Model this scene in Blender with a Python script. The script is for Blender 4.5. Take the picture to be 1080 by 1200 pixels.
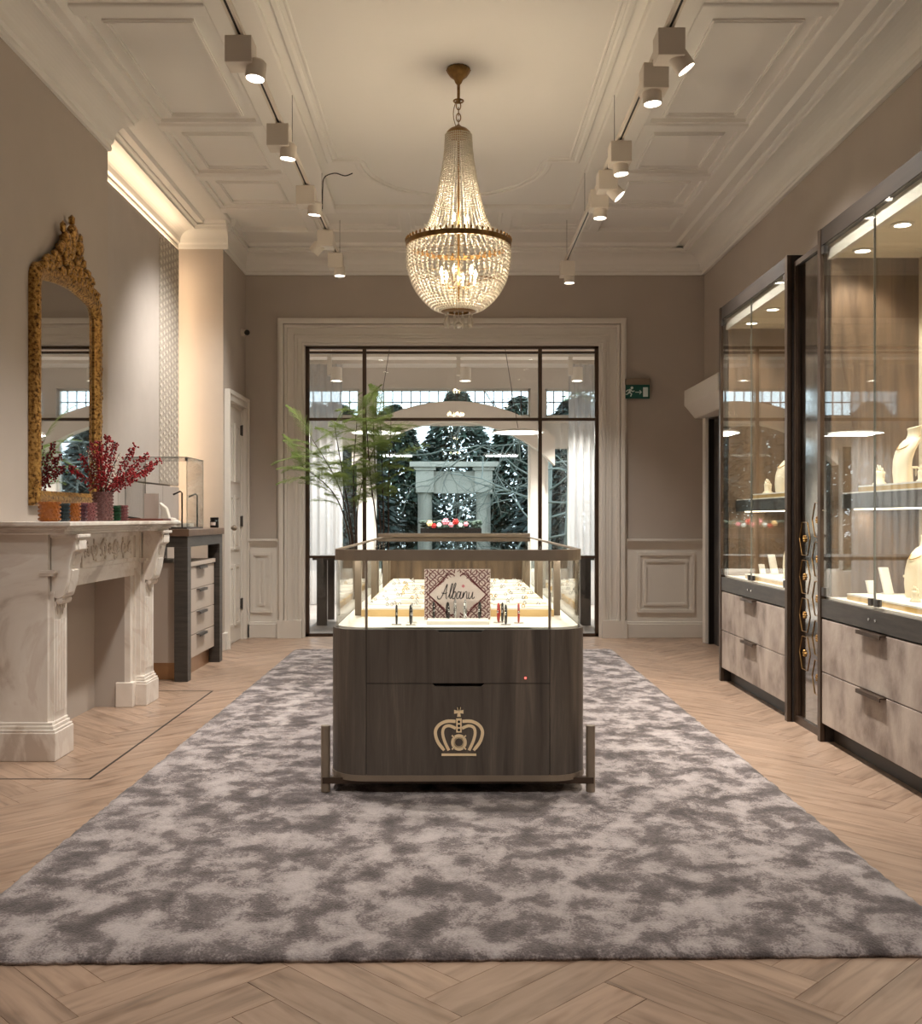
import bpy, bmesh, math, random
from mathutils import Vector, Matrix, noise
random.seed(7)
for o in list(bpy.data.objects): bpy.data.objects.remove(o)
S = bpy.context.scene; COL = S.collection
PI = math.pi
# ------------------------------------------------------------------ camera, sky, exposure
F = 1200.0; HE = 1.15; VX = 531.0; VY = 607.0      # focal length in px, eye height, vanishing point
cam = bpy.data.cameras.new('camera'); camo = bpy.data.objects.new('camera', cam); COL.objects.link(camo)
camo.location = (0, 0, HE); camo.rotation_euler = (PI/2, 0, 0)
cam.sensor_fit = 'VERTICAL'; cam.sensor_height = 36; cam.sensor_width = 36; cam.lens = 36
cam.shift_x = (540-VX)/1200; cam.shift_y = (VY-600)/1200; cam.clip_start = .05; cam.clip_end = 200
S.camera = camo
w = bpy.data.worlds.new('overcast_sky'); S.world = w; w.use_nodes = True
w.node_tree.nodes['Background'].inputs[0].default_value = (.80, .90, 1.0, 1)
w.node_tree.nodes['Background'].inputs[1].default_value = 4.0
S.view_settings.view_transform = 'Standard'; S.view_settings.look = 'None'
S.view_settings.exposure = 0.0; S.view_settings.gamma = 1.0; S.view_settings.use_curve_mapping = False
try:
    S.cycles.transparent_max_bounces = 32; S.cycles.max_bounces = 10; S.cycles.diffuse_bounces = 5
    S.cycles.sample_clamp_indirect = 4.0; S.cycles.caustics_reflective = False; S.cycles.caustics_refractive = False
except Exception: pass
WARM = (1.0, .87, .70); NEUT = (1.0, .94, .86)
SPOT_W = 178; CHAND_W = 8
def px(x, y, Y):                    # a pixel and its distance -> a point
    return Vector(((x-VX)*Y/F, Y, HE-(y-VY)*Y/F))
def lin(c): 
    c = c/255.0
    return c/12.92 if c <= .04045 else ((c+.055)/1.055)**2.4
def rgb(r, g, b): return (lin(r), lin(g), lin(b), 1)
# ------------------------------------------------------------------ materials
MATS = {}
def M(name, cols, rough=.5, metal=0, scale=(1,1,1), ns=5, detail=4, dist=0, bump=0, bns=None, coord='Object', spec=.5, coat=0, sheen=0, trans=0, alpha=1, pos=None, nrough=.55):
    m = bpy.data.materials.new(name); m.use_nodes = True; nt = m.node_tree; N = nt.nodes; L = nt.links
    b = N['Principled BSDF']
    if not isinstance(cols, list): cols = [cols]
    b.inputs['Roughness'].default_value = rough; b.inputs['Metallic'].default_value = metal
    b.inputs['Specular IOR Level'].default_value = spec; b.inputs['Coat Weight'].default_value = coat
    b.inputs['Sheen Weight'].default_value = sheen; b.inputs['Transmission Weight'].default_value = trans
    b.inputs['Base Color'].default_value = cols[0]
    tc = N.new('ShaderNodeTexCoord'); mp = N.new('ShaderNodeMapping'); mp.inputs['Scale'].default_value = scale
    L.new(tc.outputs[coord], mp.inputs['Vector'])
    n = N.new('ShaderNodeTexNoise'); n.inputs['Scale'].default_value = ns; n.inputs['Detail'].default_value = detail; n.inputs['Distortion'].default_value = dist
    n.inputs['Roughness'].default_value = nrough
    L.new(mp.outputs[0], n.inputs['Vector'])
    if len(cols) > 1:
        r = N.new('ShaderNodeValToRGB'); el = r.color_ramp.elements
        ps = pos or [.3+.4*i/(len(cols)-1) for i in range(len(cols))]
        for i, cc in enumerate(cols):
            if i < 2: e = el[i]; e.position = ps[i]
            else: e = el.new(ps[i])
            e.color = cc
        if len(cols) > 2:
            for e, p_, cc in zip(el, ps, cols): e.position = p_; e.color = cc
        L.new(n.outputs[0], r.inputs[0]); L.new(r.outputs[0], b.inputs['Base Color'])
    if bump:
        bp = N.new('ShaderNodeBump'); bp.inputs['Strength'].default_value = bump; bp.inputs['Distance'].default_value = .01
        src = n
        if bns:
            src = N.new('ShaderNodeTexNoise'); src.inputs['Scale'].default_value = bns; src.inputs['Detail'].default_value = 3
            L.new(mp.outputs[0], src.inputs['Vector'])
        L.new(src.outputs[0], bp.inputs['Height']); L.new(bp.outputs[0], b.inputs['Normal'])
    MATS[name] = m
    return m
def EM(name, col, s):
    m = bpy.data.materials.new(name); m.use_nodes = True; nt = m.node_tree; N = nt.nodes
    b = N['Principled BSDF']; b.inputs['Base Color'].default_value = (*col, 1)
    b.inputs['Emission Color'].default_value = (*col, 1); b.inputs['Emission Strength'].default_value = s
    MATS[name] = m; return m
def GLASS(name, tint=(1,1,1), f0=.045, power=5.0, refl=1.0):
    m = bpy.data.materials.new(name); m.use_nodes = True; nt = m.node_tree; N = nt.nodes; L = nt.links
    N.remove(N['Principled BSDF']); out = N['Material Output']
    t = N.new('ShaderNodeBsdfTransparent'); t.inputs[0].default_value = (*tint, 1)
    g = N.new('ShaderNodeBsdfGlossy'); g.inputs['Roughness'].default_value = 0
    lw = N.new('ShaderNodeLayerWeight'); lw.inputs[0].default_value = .5
    p = N.new('ShaderNodeMath'); p.operation = 'POWER'; p.inputs[1].default_value = power; L.new(lw.outputs['Facing'], p.inputs[0])
    a = N.new('ShaderNodeMath'); a.operation = 'MULTIPLY_ADD'; a.inputs[1].default_value = refl-f0; a.inputs[2].default_value = f0; L.new(p.outputs[0], a.inputs[0])
    mx = N.new('ShaderNodeMixShader'); L.new(a.outputs[0], mx.inputs[0]); L.new(t.outputs[0], mx.inputs[1]); L.new(g.outputs[0], mx.inputs[2]); L.new(mx.outputs[0], out.inputs[0])
    MATS[name] = m; return m
def TRANSL(name, col, transp=.3, gloss=0.0):      # sheer cloth / leaves / crystal: translucent + diffuse + see-through
    m = bpy.data.materials.new(name); m.use_nodes = True; nt = m.node_tree; N = nt.nodes; L = nt.links
    N.remove(N['Principled BSDF']); out = N['Material Output']
    d = N.new('ShaderNodeBsdfDiffuse'); d.inputs[0].default_value = col
    t = N.new('ShaderNodeBsdfTranslucent'); t.inputs[0].default_value = col
    m1 = N.new('ShaderNodeMixShader'); m1.inputs[0].default_value = .5; L.new(d.outputs[0], m1.inputs[1]); L.new(t.outputs[0], m1.inputs[2])
    p = N.new('ShaderNodeBsdfTransparent')
    m2 = N.new('ShaderNodeMixShader'); m2.inputs[0].default_value = transp; L.new(m1.outputs[0], m2.inputs[1]); L.new(p.outputs[0], m2.inputs[2])
    last = m2
    if gloss:
        g = N.new('ShaderNodeBsdfGlossy'); g.inputs['Roughness'].default_value = .12
        m3 = N.new('ShaderNodeMixShader'); m3.inputs[0].default_value = gloss; L.new(m2.outputs[0], m3.inputs[1]); L.new(g.outputs[0], m3.inputs[2]); last = m3
    L.new(last.outputs[0], out.inputs[0]); MATS[name] = m; return m
M('wall_paint', [rgb(177,167,158), rgb(183,173,164)], rough=.85, ns=2, bump=.08, bns=240)
M('trim_paint', rgb(221,216,209), rough=.5)
M('ceiling_paint', rgb(237,235,231), rough=.8)
M('bronze', [rgb(136,122,107), rgb(148,133,116)], rough=.42, metal=.35, ns=9)
M('dark_bronze', [rgb(72,58,48), rgb(84,68,56)], rough=.42, metal=.5, ns=9)
M('graphite', [rgb(66,62,60), rgb(76,71,68)], rough=.5, metal=.3, ns=6)
M('black_metal', rgb(38,34,32), rough=.45, metal=.6)
M('chrome', rgb(200,198,194), rough=.2, metal=1)
M('white_metal', rgb(222,214,204), rough=.45)
M('track_black', rgb(30,28,27), rough=.5)
M('smoked_oak', [rgb(62,55,50), rgb(84,75,68), rgb(92,83,75), rgb(116,104,93)], rough=.42, scale=(9,9,.55), ns=1.7, detail=9, dist=.5, bump=.1, nrough=.68, pos=[.3,.46,.56,.7])
M('ash_dark', [rgb(48,44,41), rgb(63,58,54), rgb(74,68,63)], rough=.45, scale=(2,2,20), ns=3, detail=6, bump=.1)
M('walnut', [rgb(78,63,51), rgb(106,87,70), rgb(130,107,86)], rough=.5, scale=(9,9,.7), ns=2, detail=6, dist=.8, bump=.08)
M('cream_lacquer', rgb(232,218,194), rough=.5)
M('white_leather', [rgb(240,234,222), rgb(246,240,230)], rough=.6, ns=12)
M('gold_edge', [rgb(206,166,92), rgb(222,184,112)], rough=.35, metal=.6, ns=14)
M('pale_wood', [rgb(226,190,132), rgb(236,204,150)], rough=.5, scale=(2,12,12), ns=3)
M('suede', [rgb(112,98,90), rgb(166,152,142), rgb(186,173,162)], rough=.8, scale=(1.0,1.0,.8), ns=4.6, detail=6, dist=.25, bump=.1, bns=60, pos=[.30,.50,.66])
M('marble', [rgb(196,182,170), rgb(226,217,208), rgb(234,227,219), rgb(222,211,202), rgb(232,225,217)], rough=.35, ns=1.6, detail=8, dist=1.6, pos=[.38,.45,.55,.58,.66], bump=.02)
M('antique_gold', [rgb(70,46,24), rgb(148,108,54), rgb(190,150,86)], rough=.42, metal=.65, ns=60, detail=5, bump=.5, pos=[.34,.46,.6])
M('antique_brass', [rgb(116,88,52), rgb(158,124,76)], rough=.38, metal=.85, ns=20)
M('mirror', rgb(222,222,222), rough=.02, metal=1)
M('aged_mirror', [rgb(150,146,142), rgb(186,184,180)], rough=.08, metal=1, ns=7)
M('panel_fabric', [rgb(176,168,162), rgb(184,176,170)], rough=.85, ns=3, bump=.1, bns=160)
M('pattern_fabric', [rgb(150,140,130), rgb(188,180,170)], rough=.8, ns=40, bump=.2)
M('pattern_raised', rgb(206,198,186), rough=.7)
M('greige_lacquer', rgb(188,174,162), rough=.5)
M('brass_plinth', [rgb(158,120,88), rgb(178,140,104)], rough=.35, metal=.7, ns=6)
M('brown_top', [rgb(92,70,56), rgb(112,88,70)], rough=.4, scale=(1,6,1), ns=5)
M('bulb_socket', rgb(230,220,190), rough=.5)
M('leaf', [rgb(70,96,46), rgb(108,132,70)], rough=.6, ns=4)
TRANSL('fern_leaf', rgb(128,146,88), 0)
M('stem_brown', [rgb(74,54,42), rgb(52,42,32)], rough=.7, ns=8)
M('berry', [rgb(134,14,24), rgb(168,28,36)], rough=.3, ns=30)
M('white_bloom', rgb(222,210,196), rough=.8)
M('clay_dark', [rgb(54,50,48), rgb(70,65,62)], rough=.6, ns=6)
M('ivory', [rgb(238,224,196), rgb(246,234,210)], rough=.5, ns=4)
M('black_gloss', rgb(20,19,20), rough=.2)
M('silver', rgb(206,206,208), rough=.22, metal=1)
M('red_gloss', rgb(176,38,34), rough=.3)
M('maroon_print', rgb(108,34,42), rough=.6)
M('paper', rgb(238,222,216), rough=.6)
M('ink', rgb(48,38,38), rough=.6)
M('emblem_gold', rgb(250,224,182), rough=.45)
M('dark_gap', rgb(26,23,21), rough=.8)
M('pink_ink', rgb(214,128,140), rough=.6)
M('sign_green', rgb(10,84,76), rough=.4)
M('sign_white', rgb(226,240,240), rough=.5)
M('camera_black', rgb(22,22,24), rough=.3)
M('wenge', [rgb(44,38,35), rgb(58,51,46)], rough=.5, scale=(10,1,10), ns=3)
M('terracotta_tray', [rgb(96,52,42), rgb(114,66,52)], rough=.4, ns=8)
M('grass', [rgb(60,72,42), rgb(84,94,58)], rough=.9, ns=6)
M('conifer_a', [rgb(20,32,30), rgb(38,54,48)], rough=.7, ns=1.5)
M('conifer_c', [rgb(104,122,92), rgb(140,154,120)], rough=.7, ns=1.5)
M('conifer_b', [rgb(26,42,36), rgb(50,70,56)], rough=.7, ns=1.5)
M('bark_pale', [rgb(128,134,126), rgb(98,104,98)], rough=.8, ns=6)
M('stone_white', [rgb(158,154,142), rgb(178,174,162)], rough=.7, ns=2)
M('grey_floor', [rgb(120,112,108), rgb(142,134,130)], rough=.6, ns=3)
M('next_wall', rgb(226,217,208), rough=.7)
TRANSL('sheer', (.72,.70,.70,1), .28)
TRANSL('crystal', (.94,.89,.80,1), .08, .25)
GLASS('clear_glass'); GLASS('window_glass', (.95,.98,.98), .04)
GLASS('case_glass', (.97,.985,.97), .035); GLASS('cabinet_glass', (.97,.985,.975), .06)
M('glass_edge', rgb(120,122,114), rough=.3)
GLASS('acrylic', (.93,.94,.95), .06)
def TINTGLASS(n, c): M(n, c, rough=.18, trans=.55, ns=30, bump=.3)
TINTGLASS('amber_glass', rgb(196,116,44)); TINTGLASS('teal_glass', rgb(34,62,72)); TINTGLASS('plum_glass', rgb(96,48,62))
TINTGLASS('pink_glass', rgb(176,110,112)); TINTGLASS('green_glass', rgb(20,110,66)); TINTGLASS('smoke_pink_glass', rgb(160,112,110))
EM('lamp_lens', (1,.93,.82), 14); EM('downlight', (1,.90,.74), 10); EM('bulb', (1,.74,.42), 26); EM('led', (1,.84,.62), 6)
EM('pendant_glow', (1,.95,.88), 4); EM('red_led', (1,.1,.08), 3); EM('sign_glow', (.62,.9,.88), .35)
# herringbone oak: grain from the plank's own uv, tone from its own attribute
def oak(name):
    m = bpy.data.materials.new(name); m.use_nodes = True; nt = m.node_tree; N = nt.nodes; L = nt.links; b = N['Principled BSDF']
    uv = N.new('ShaderNodeUVMap'); mp = N.new('ShaderNodeMapping'); mp.inputs['Scale'].default_value = (1.6, 15, 1); L.new(uv.outputs[0], mp.inputs[0])
    n = N.new('ShaderNodeTexNoise'); n.inputs['Scale'].default_value = 1.6; n.inputs['Detail'].default_value = 7; n.inputs['Distortion'].default_value = .9; L.new(mp.outputs[0], n.inputs[0])
    r = N.new('ShaderNodeValToRGB'); e = r.color_ramp.elements; e[0].position = .28; e[0].color = rgb(130,109,94); e[1].position = .78; e[1].color = rgb(180,154,135)
    e2 = e.new(.48); e2.color = rgb(162,137,118); L.new(n.outputs[0], r.inputs[0])
    k = N.new('ShaderNodeTexNoise'); k.inputs['Scale'].default_value = 5; mp2 = N.new('ShaderNodeMapping'); mp2.inputs['Scale'].default_value = (1, 3, 1); L.new(uv.outputs[0], mp2.inputs[0]); L.new(mp2.outputs[0], k.inputs[0])
    kr = N.new('ShaderNodeValToRGB'); kr.color_ramp.elements[0].position = .24; kr.color_ramp.elements[0].color = (.66,.60,.56,1); kr.color_ramp.elements[1].position = .44; kr.color_ramp.elements[1].color = (1,1,1,1); L.new(k.outputs[0], kr.inputs[0])
    at = N.new('ShaderNodeAttribute'); at.attribute_name = 'tone'
    ma = N.new('ShaderNodeMath'); ma.operation = 'MULTIPLY_ADD'; ma.inputs[1].default_value = .20; ma.inputs[2].default_value = .88; L.new(at.outputs['Fac'], ma.inputs[0])
    x1 = N.new('ShaderNodeMix'); x1.data_type = 'RGBA'; x1.blend_type = 'MULTIPLY'; x1.inputs[0].default_value = 1; L.new(r.outputs[0], x1.inputs[6]); L.new(kr.outputs[0], x1.inputs[7])
    x2 = N.new('ShaderNodeMix'); x2.data_type = 'RGBA'; x2.blend_type = 'MULTIPLY'; x2.inputs[0].default_value = 1; L.new(x1.outputs[2], x2.inputs[6]); L.new(ma.outputs[0], x2.inputs[7])
    L.new(x2.outputs[2], b.inputs['Base Color']); b.inputs['Roughness'].default_value = .36
    bp = N.new('ShaderNodeBump'); bp.inputs['Strength'].default_value = .12; bp.inputs['Distance'].default_value = .004; L.new(n.outputs[0], bp.inputs['Height']); L.new(bp.outputs[0], b.inputs['Normal'])
    MATS[name] = m
oak('oak')
def rugmat(name):
    m = bpy.data.materials.new(name); m.use_nodes = True; nt = m.node_tree; N = nt.nodes; L = nt.links; b = N['Principled BSDF']
    tc = N.new('ShaderNodeTexCoord'); mp = N.new('ShaderNodeMapping'); mp.inputs['Scale'].default_value = (1, .82, 1); L.new(tc.outputs['Object'], mp.inputs[0])
    a = N.new('ShaderNodeTexNoise'); a.inputs['Scale'].default_value = 7.6; a.inputs['Detail'].default_value = 9; a.inputs['Roughness'].default_value = .62; a.inputs['Distortion'].default_value = .25; L.new(mp.outputs[0], a.inputs[0])
    g = N.new('ShaderNodeTexNoise'); g.inputs['Scale'].default_value = 160; g.inputs['Detail'].default_value = 2; L.new(mp.outputs[0], g.inputs[0])
    s = N.new('ShaderNodeMath'); s.operation = 'MULTIPLY_ADD'; s.inputs[1].default_value = .24; L.new(g.outputs[0], s.inputs[0]); L.new(a.outputs[0], s.inputs[2])
    r = N.new('ShaderNodeValToRGB'); e = r.color_ramp.elements; e[0].position = .48; e[0].color = rgb(84,77,77); e[1].position = .77; e[1].color = rgb(180,171,170)
    q = e.new(.595); q.color = rgb(116,107,107); q2 = e.new(.645); q2.color = rgb(152,143,142)
    L.new(s.outputs[0], r.inputs[0]); L.new(r.outputs[0], b.inputs['Base Color'])
    b.inputs['Roughness'].default_value = .95; b.inputs['Specular IOR Level'].default_value = .1; b.inputs['Sheen Weight'].default_value = .25
    bp = N.new('ShaderNodeBump'); bp.inputs['Strength'].default_value = .5; bp.inputs['Distance'].default_value = .01; L.new(g.outputs[0], bp.inputs['Height']); L.new(bp.outputs[0], b.inputs['Normal'])
    MATS[name] = m
rugmat('rug_pile')
# ------------------------------------------------------------------ mesh helpers
class B:
    def __init__(s): s.bm = bmesh.new()
    def box(s, x0, x1, y0, y1, z0, z1):
        v = [s.bm.verts.new(p) for p in ((x0,y0,z0),(x1,y0,z0),(x1,y1,z0),(x0,y1,z0),(x0,y0,z1),(x1,y0,z1),(x1,y1,z1),(x0,y1,z1))]
        for f in ((0,3,2,1),(4,5,6,7),(0,1,5,4),(1,2,6,5),(2,3,7,6),(3,0,4,7)): s.bm.faces.new([v[i] for i in f])
        return s
    def prism(s, pts, axis, a, b):
        f = {'x': lambda p, t: (t, p[0], p[1]), 'y': lambda p, t: (p[0], t, p[1]), 'z': lambda p, t: (p[0], p[1], t)}[axis]
        u = [s.bm.verts.new(f(p, a)) for p in pts]; w_ = [s.bm.verts.new(f(p, b)) for p in pts]; n = len(pts)
        s.bm.faces.new(u); s.bm.faces.new(w_[::-1])
        for i in range(n): s.bm.faces.new((u[i], w_[i], w_[(i+1)%n], u[(i+1)%n]))
        return s
    def rings(s, rs, cap=True, close=False):
        vs = [[s.bm.verts.new(p) for p in r] for r in rs]; n = len(rs[0])
        for a, b in zip(vs, vs[1:]):
            for i in range(n): s.bm.faces.new((a[i], a[(i+1)%n], b[(i+1)%n], b[i]))
        if close:
            a, b = vs[-1], vs[0]
            for i in range(n): s.bm.faces.new((a[i], a[(i+1)%n], b[(i+1)%n], b[i]))
        elif cap:
            s.bm.faces.new(vs[0][::-1]); s.bm.faces.new(vs[-1])
        return s
    def tube(s, pts, r, n=6, close=False):
        pts = [Vector(p) for p in pts]; rs = []; m = len(pts)
        up = None
        for i, p in enumerate(pts):
            if close: d = pts[(i+1)%m]-pts[i-1]
            else: d = pts[min(i+1, m-1)]-pts[max(i-1, 0)]
            d.normalize()
            if up is None: up = Vector((0,0,1)) if abs(d.z) < .9 else Vector((1,0,0))
            a = d.cross(up)
            if a.length < 1e-4: a = d.cross(Vector((.3,.9,.1)))
            a.normalize(); b = d.cross(a); up = -b if b.length > 0 else up
            up = a.cross(d)
            rr = r[i] if isinstance(r, (list, tuple)) else r
            rs.append([p + (a*math.cos(2*PI*k/n) + b*math.sin(2*PI*k/n))*rr for k in range(n)])
        return s.rings(rs, close=close)
    def cyl(s, p0, p1, r0, r1=None, n=16): return s.tube([p0, p1], [r0, r0 if r1 is None else r1], n)
    def lathe(s, prof, c=(0,0,0), n=24, flute=None):
        rs = []
        for r, z in prof:
            r = max(r, 1e-4)
            rs.append([(c[0]+r*(flute(k/n) if flute else 1)*math.cos(2*PI*k/n), c[1]+r*(flute(k/n) if flute else 1)*math.sin(2*PI*k/n), c[2]+z) for k in range(n)])
        return s.rings(rs)
    def ball(s, c, r, sub=1, sc=(1,1,1)):
        bmesh.ops.create_icosphere(s.bm, subdivisions=sub, radius=r, matrix=Matrix.Translation(c) @ Matrix.Diagonal((*sc, 1))); return s
    def poly(s, pts):
        s.bm.faces.new([s.bm.verts.new(p) for p in pts]); return s
    def xf(s, mat): bmesh.ops.transform(s.bm, matrix=mat, verts=s.bm.verts); return s
    def done(s, name, mat, parent=None, smooth=False, bevel=0, world=True, kind=None, label=None, recalc=True):
        if recalc: bmesh.ops.recalc_face_normals(s.bm, faces=s.bm.faces)
        if parent is not None and world:
            off = Vector((0,0,0)); q = parent
            while q: off += q.location; q = q.parent
            if off.length: bmesh.ops.translate(s.bm, vec=-off, verts=s.bm.verts)
        me = bpy.data.meshes.new(name); s.bm.to_mesh(me); s.bm.free()
        if smooth:
            for p in me.polygons: p.use_smooth = True
            if smooth == 'auto':
                try: me.set_sharp_from_angle(angle=math.radians(38))
                except Exception: pass
        me.materials.append(MATS[mat])
        o = bpy.data.objects.new(name, me); COL.objects.link(o)
        if parent is not None: o.parent = parent
        if bevel:
            md = o.modifiers.new('bevel', 'BEVEL'); md.width = bevel; md.segments = 2; md.limit_method = 'ANGLE'
        if kind: o['kind'] = kind
        if label: o['label'] = label
        return o
def thing(name, label, cat, loc=(0,0,0), group=None):
    o = bpy.data.objects.new(name, None); COL.objects.link(o); o.location = loc; o.empty_display_size = .1
    o['label'] = label; o['category'] = cat
    if group: o['group'] = group
    return o
def tag(o, label, cat, group=None):
    o['label'] = label; o['category'] = cat
    if group: o['group'] = group
    return o
def struct(name, b, mat, **k):
    return b.done(name, mat, kind='structure', **k)
def copy_tree(o, parent=None):
    c = o.copy(); COL.objects.link(c)
    c.parent = parent
    for ch in list(o.children): copy_tree(ch, c)
    return c
def lamp(kind, name, loc, power, parent=None, color=WARM, size=.1, size_y=None, rot=(0,0,0), angle=80, blend=.7):
    l = bpy.data.lights.new(name, kind); l.energy = power; l.color = color
    if kind == 'AREA':
        l.size = size
        if size_y: l.shape = 'RECTANGLE'; l.size_y = size_y
    else: l.shadow_soft_size = size
    if kind == 'SPOT': l.spot_size = math.radians(angle); l.spot_blend = blend
    o = bpy.data.objects.new(name, l); COL.objects.link(o)
    off = Vector((0,0,0)); q = parent
    while q: off += q.location; q = q.parent
    o.location = Vector(loc)-off; o.rotation_euler = rot
    if parent: o.parent = parent
    return o
def arc(cx, cy, r, a0, a1, n, ry=None):
    return [(cx+r*math.cos(a0+(a1-a0)*i/n), cy+(ry or r)*math.sin(a0+(a1-a0)*i/n)) for i in range(n+1)]
def rrect(x0, x1, y0, y1, r, n=8):
    return arc(x0+r, y0+r, r, PI, 1.5*PI, n)+arc(x1-r, y0+r, r, 1.5*PI, 2*PI, n)+arc(x1-r, y1-r, r, 0, PI/2, n)+arc(x0+r, y1-r, r, PI/2, PI, n)
def ribbon(b, pts, wd, y0, y1):     # flat stroke in the x-z plane, extruded along y
    n = len(pts); L_, R_ = [], []
    for i, p in enumerate(pts):
        q0 = pts[max(i-1, 0)]; q1 = pts[min(i+1, n-1)]; dx, dz = q1[0]-q0[0], q1[1]-q0[1]; l = math.hypot(dx, dz) or 1
        ww = (wd[i] if isinstance(wd, (list, tuple)) else wd)/2
        L_.append((p[0]-dz/l*ww, p[1]+dx/l*ww)); R_.append((p[0]+dz/l*ww, p[1]-dx/l*ww))
    for i in range(n-1): b.prism([L_[i], L_[i+1], R_[i+1], R_[i]], 'y', y0, y1)
def spline(pts, n=6):               # Catmull-Rom
    P = [pts[0]]+list(pts)+[pts[-1]]; out = []
    for i in range(1, len(P)-2):
        for k in range(n):
            t = k/n; p0, p1, p2, p3 = [Vector(q) for q in P[i-1:i+3]]
            out.append(tuple(.5*((2*p1)+(p2-p0)*t+(2*p0-5*p1+4*p2-p3)*t*t+(3*p1-p0-3*p2+p3)*t**3)))
    out.append(tuple(pts[-1])); return out
# ------------------------------------------------------------------ the room shell
XB, XA, XD, XR = -2.2, -2.41, -2.0, 2.415      # chimney breast, alcove, door wall, right wall
YB, YN, ZC = 9.86, -3.0, 3.75                  # back wall, rear wall, ceiling
ZK = 3.486                                     # underside of the cornice
OX0, OX1, OZ = -1.452, 1.428, 2.835            # opening in the back wall
RX, RY0, RY1 = 1.37, 2.65, 8.85                # rug
floor = struct('floor', B().box(-2.7, 2.7, YN-.1, 10.06, -.12, -.014), 'dark_gap')
def clip(poly, ax, v, keep_less):
    out = []
    for i, p in enumerate(poly):
        q = poly[(i+1) % len(poly)]; a = (p[ax]-v)*(1 if keep_less else -1); b = (q[ax]-v)*(1 if keep_less else -1)
        if a <= 0: out.append(p)
        if (a < 0 < b) or (b < 0 < a):
            t = a/(a-b); out.append(tuple(p[k]+(q[k]-p[k])*t for k in range(len(p))))
    return out
def plank_mesh(name, polys):
    vs, fs, uvs, tones = [], [], [], []
    for poly in polys:
        tone = random.random(); n = len(poly); b0 = len(vs)
        cx = sum(p[0] for p in poly)/n; cy = sum(p[1] for p in poly)/n
        for z, sh in ((-.013, 0), (-.0015, 0), (0, .0011)):
            for p in poly:
                d = Vector((cx-p[0], cy-p[1])); d = d.normalized()*sh if d.length else d
                vs.append((p[0]+d.x, p[1]+d.y, z)); tones.append(tone); uvs.append((p[2], p[3]))
        fs.append([b0+2*n+i for i in range(n)])
        for l in (0, 1):
            for i in range(n): fs.append([b0+l*n+i, b0+l*n+(i+1) % n, b0+(l+1)*n+(i+1) % n, b0+(l+1)*n+i])
    me = bpy.data.meshes.new(name); me.from_pydata(vs, [], fs)
    u = me.uv_layers.new(name='UVMap')
    for lp in me.loops: u.data[lp.index].uv = uvs[lp.vertex_index]
    at = me.attributes.new('tone', 'FLOAT', 'POINT')
    for i, t in enumerate(tones): at.data[i].value = t
    me.materials.append(MATS['oak']); return me
PW, PN = .125, 5
near, rest = [], []
c45 = math.sqrt(.5)
for i in range(-45, 90):
    for k in range(-9, 10):
        for hv in (0, 1):
            u0, v0 = i+2*PN*k, i+hv; du, dv = (PN, 1) if hv == 0 else (1, PN)
            ro, rv = random.random()*40, random.random()*40; poly = []
            g = .004
            for a, b in ((g, g), (du-g, g), (du-g, dv-g), (g, dv-g)):
                u, v = (u0+a)*PW, (v0+b)*PW
                lu, lv = (a*PW, b*PW) if hv == 0 else (b*PW, a*PW)
                poly.append(((u-v)*c45+.02, (u+v)*c45+1.3, lu+ro, lv+rv))
            if max(p[0] for p in poly) < XA or min(p[0] for p in poly) > XR or max(p[1] for p in poly) < YN or min(p[1] for p in poly) > 9.9: continue
            for ax, v, kl in ((0, XA, False), (0, XR, True), (1, YN, False), (1, 9.98, True)):
                poly = clip(poly, ax, v, kl)
                if len(poly) < 3: break
            if len(poly) < 3: continue
            if all(abs(p[0]) < RX-.06 and RY0+.1 < p[1] < RY1-.06 for p in poly): continue     # wholly under the rug
            cx = sum(p[0] for p in poly)/len(poly); cy = sum(p[1] for p in poly)/len(poly)
            ar = abs(sum(poly[j][0]*poly[(j+1) % len(poly)][1]-poly[(j+1) % len(poly)][0]*poly[j][1] for j in range(len(poly))))/2
            vis = cy > 2.15 and abs(cx-.04)/cy < .47 and cx < 1.95 and (cx > -1.9 or 4.9 < cy < 6.4) and ar > .004
            (near if vis else rest).append((cy, poly))
near.sort(key=lambda t: t[0])
rest += near[300:]; near = near[:300]
for cy, poly in near:
    o = bpy.data.objects.new('plank', plank_mesh('plank', [poly])); COL.objects.link(o); o.parent = floor
o = bpy.data.objects.new('herringbone_planks', plank_mesh('herringbone_planks', [p for _, p in rest])); COL.objects.link(o); o.parent = floor; o['kind'] = 'stuff'
inl = B(); t = .011
inl.box(-2.16, -1.595, 4.505, 4.505+t, -.004, .0012); inl.box(-1.595-t, -1.595, 4.505, 6.80, -.004, .0012); inl.box(-2.16, -1.595, 6.80, 6.80+t, -.004, .0012)
inl.done('inlay_strip', 'wenge', floor, label='dark wooden inlay line around the hearth')

struct('wall_left', B().box(-2.7, XA, YN, 9.0, -.1, ZC+.1), 'wall_paint')
struct('wall_left_breast', B().box(XA-.02, XB, 4.72, 6.52, -.013, ZC), 'wall_paint')
DY0, DY1, DZ = 9.05, 9.76, 2.2                  # door in the door wall
b = B(); b.box(-2.7, XD, 8.9, DY0, -.013, ZC).box(-2.7, XD, DY1, YB+.1, -.013, ZC).box(-2.7, XD, DY0, DY1, DZ, ZC).box(-2.7, -2.14, DY0, DY1, -.013, DZ)
struct('wall_left_return', b, 'wall_paint')
struct('wall_right', B().box(XR, 2.7, YN, YB+.1, -.1, ZC+.1), 'wall_paint')
b = B(); b.box(-2.7, OX0, YB, YB+.2, -.05, ZC).box(OX1, 2.7, YB, YB+.2, -.05, ZC).box(OX0, OX1, YB, YB+.2, OZ, ZC)
struct('wall_back', b, 'wall_paint')
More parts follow.
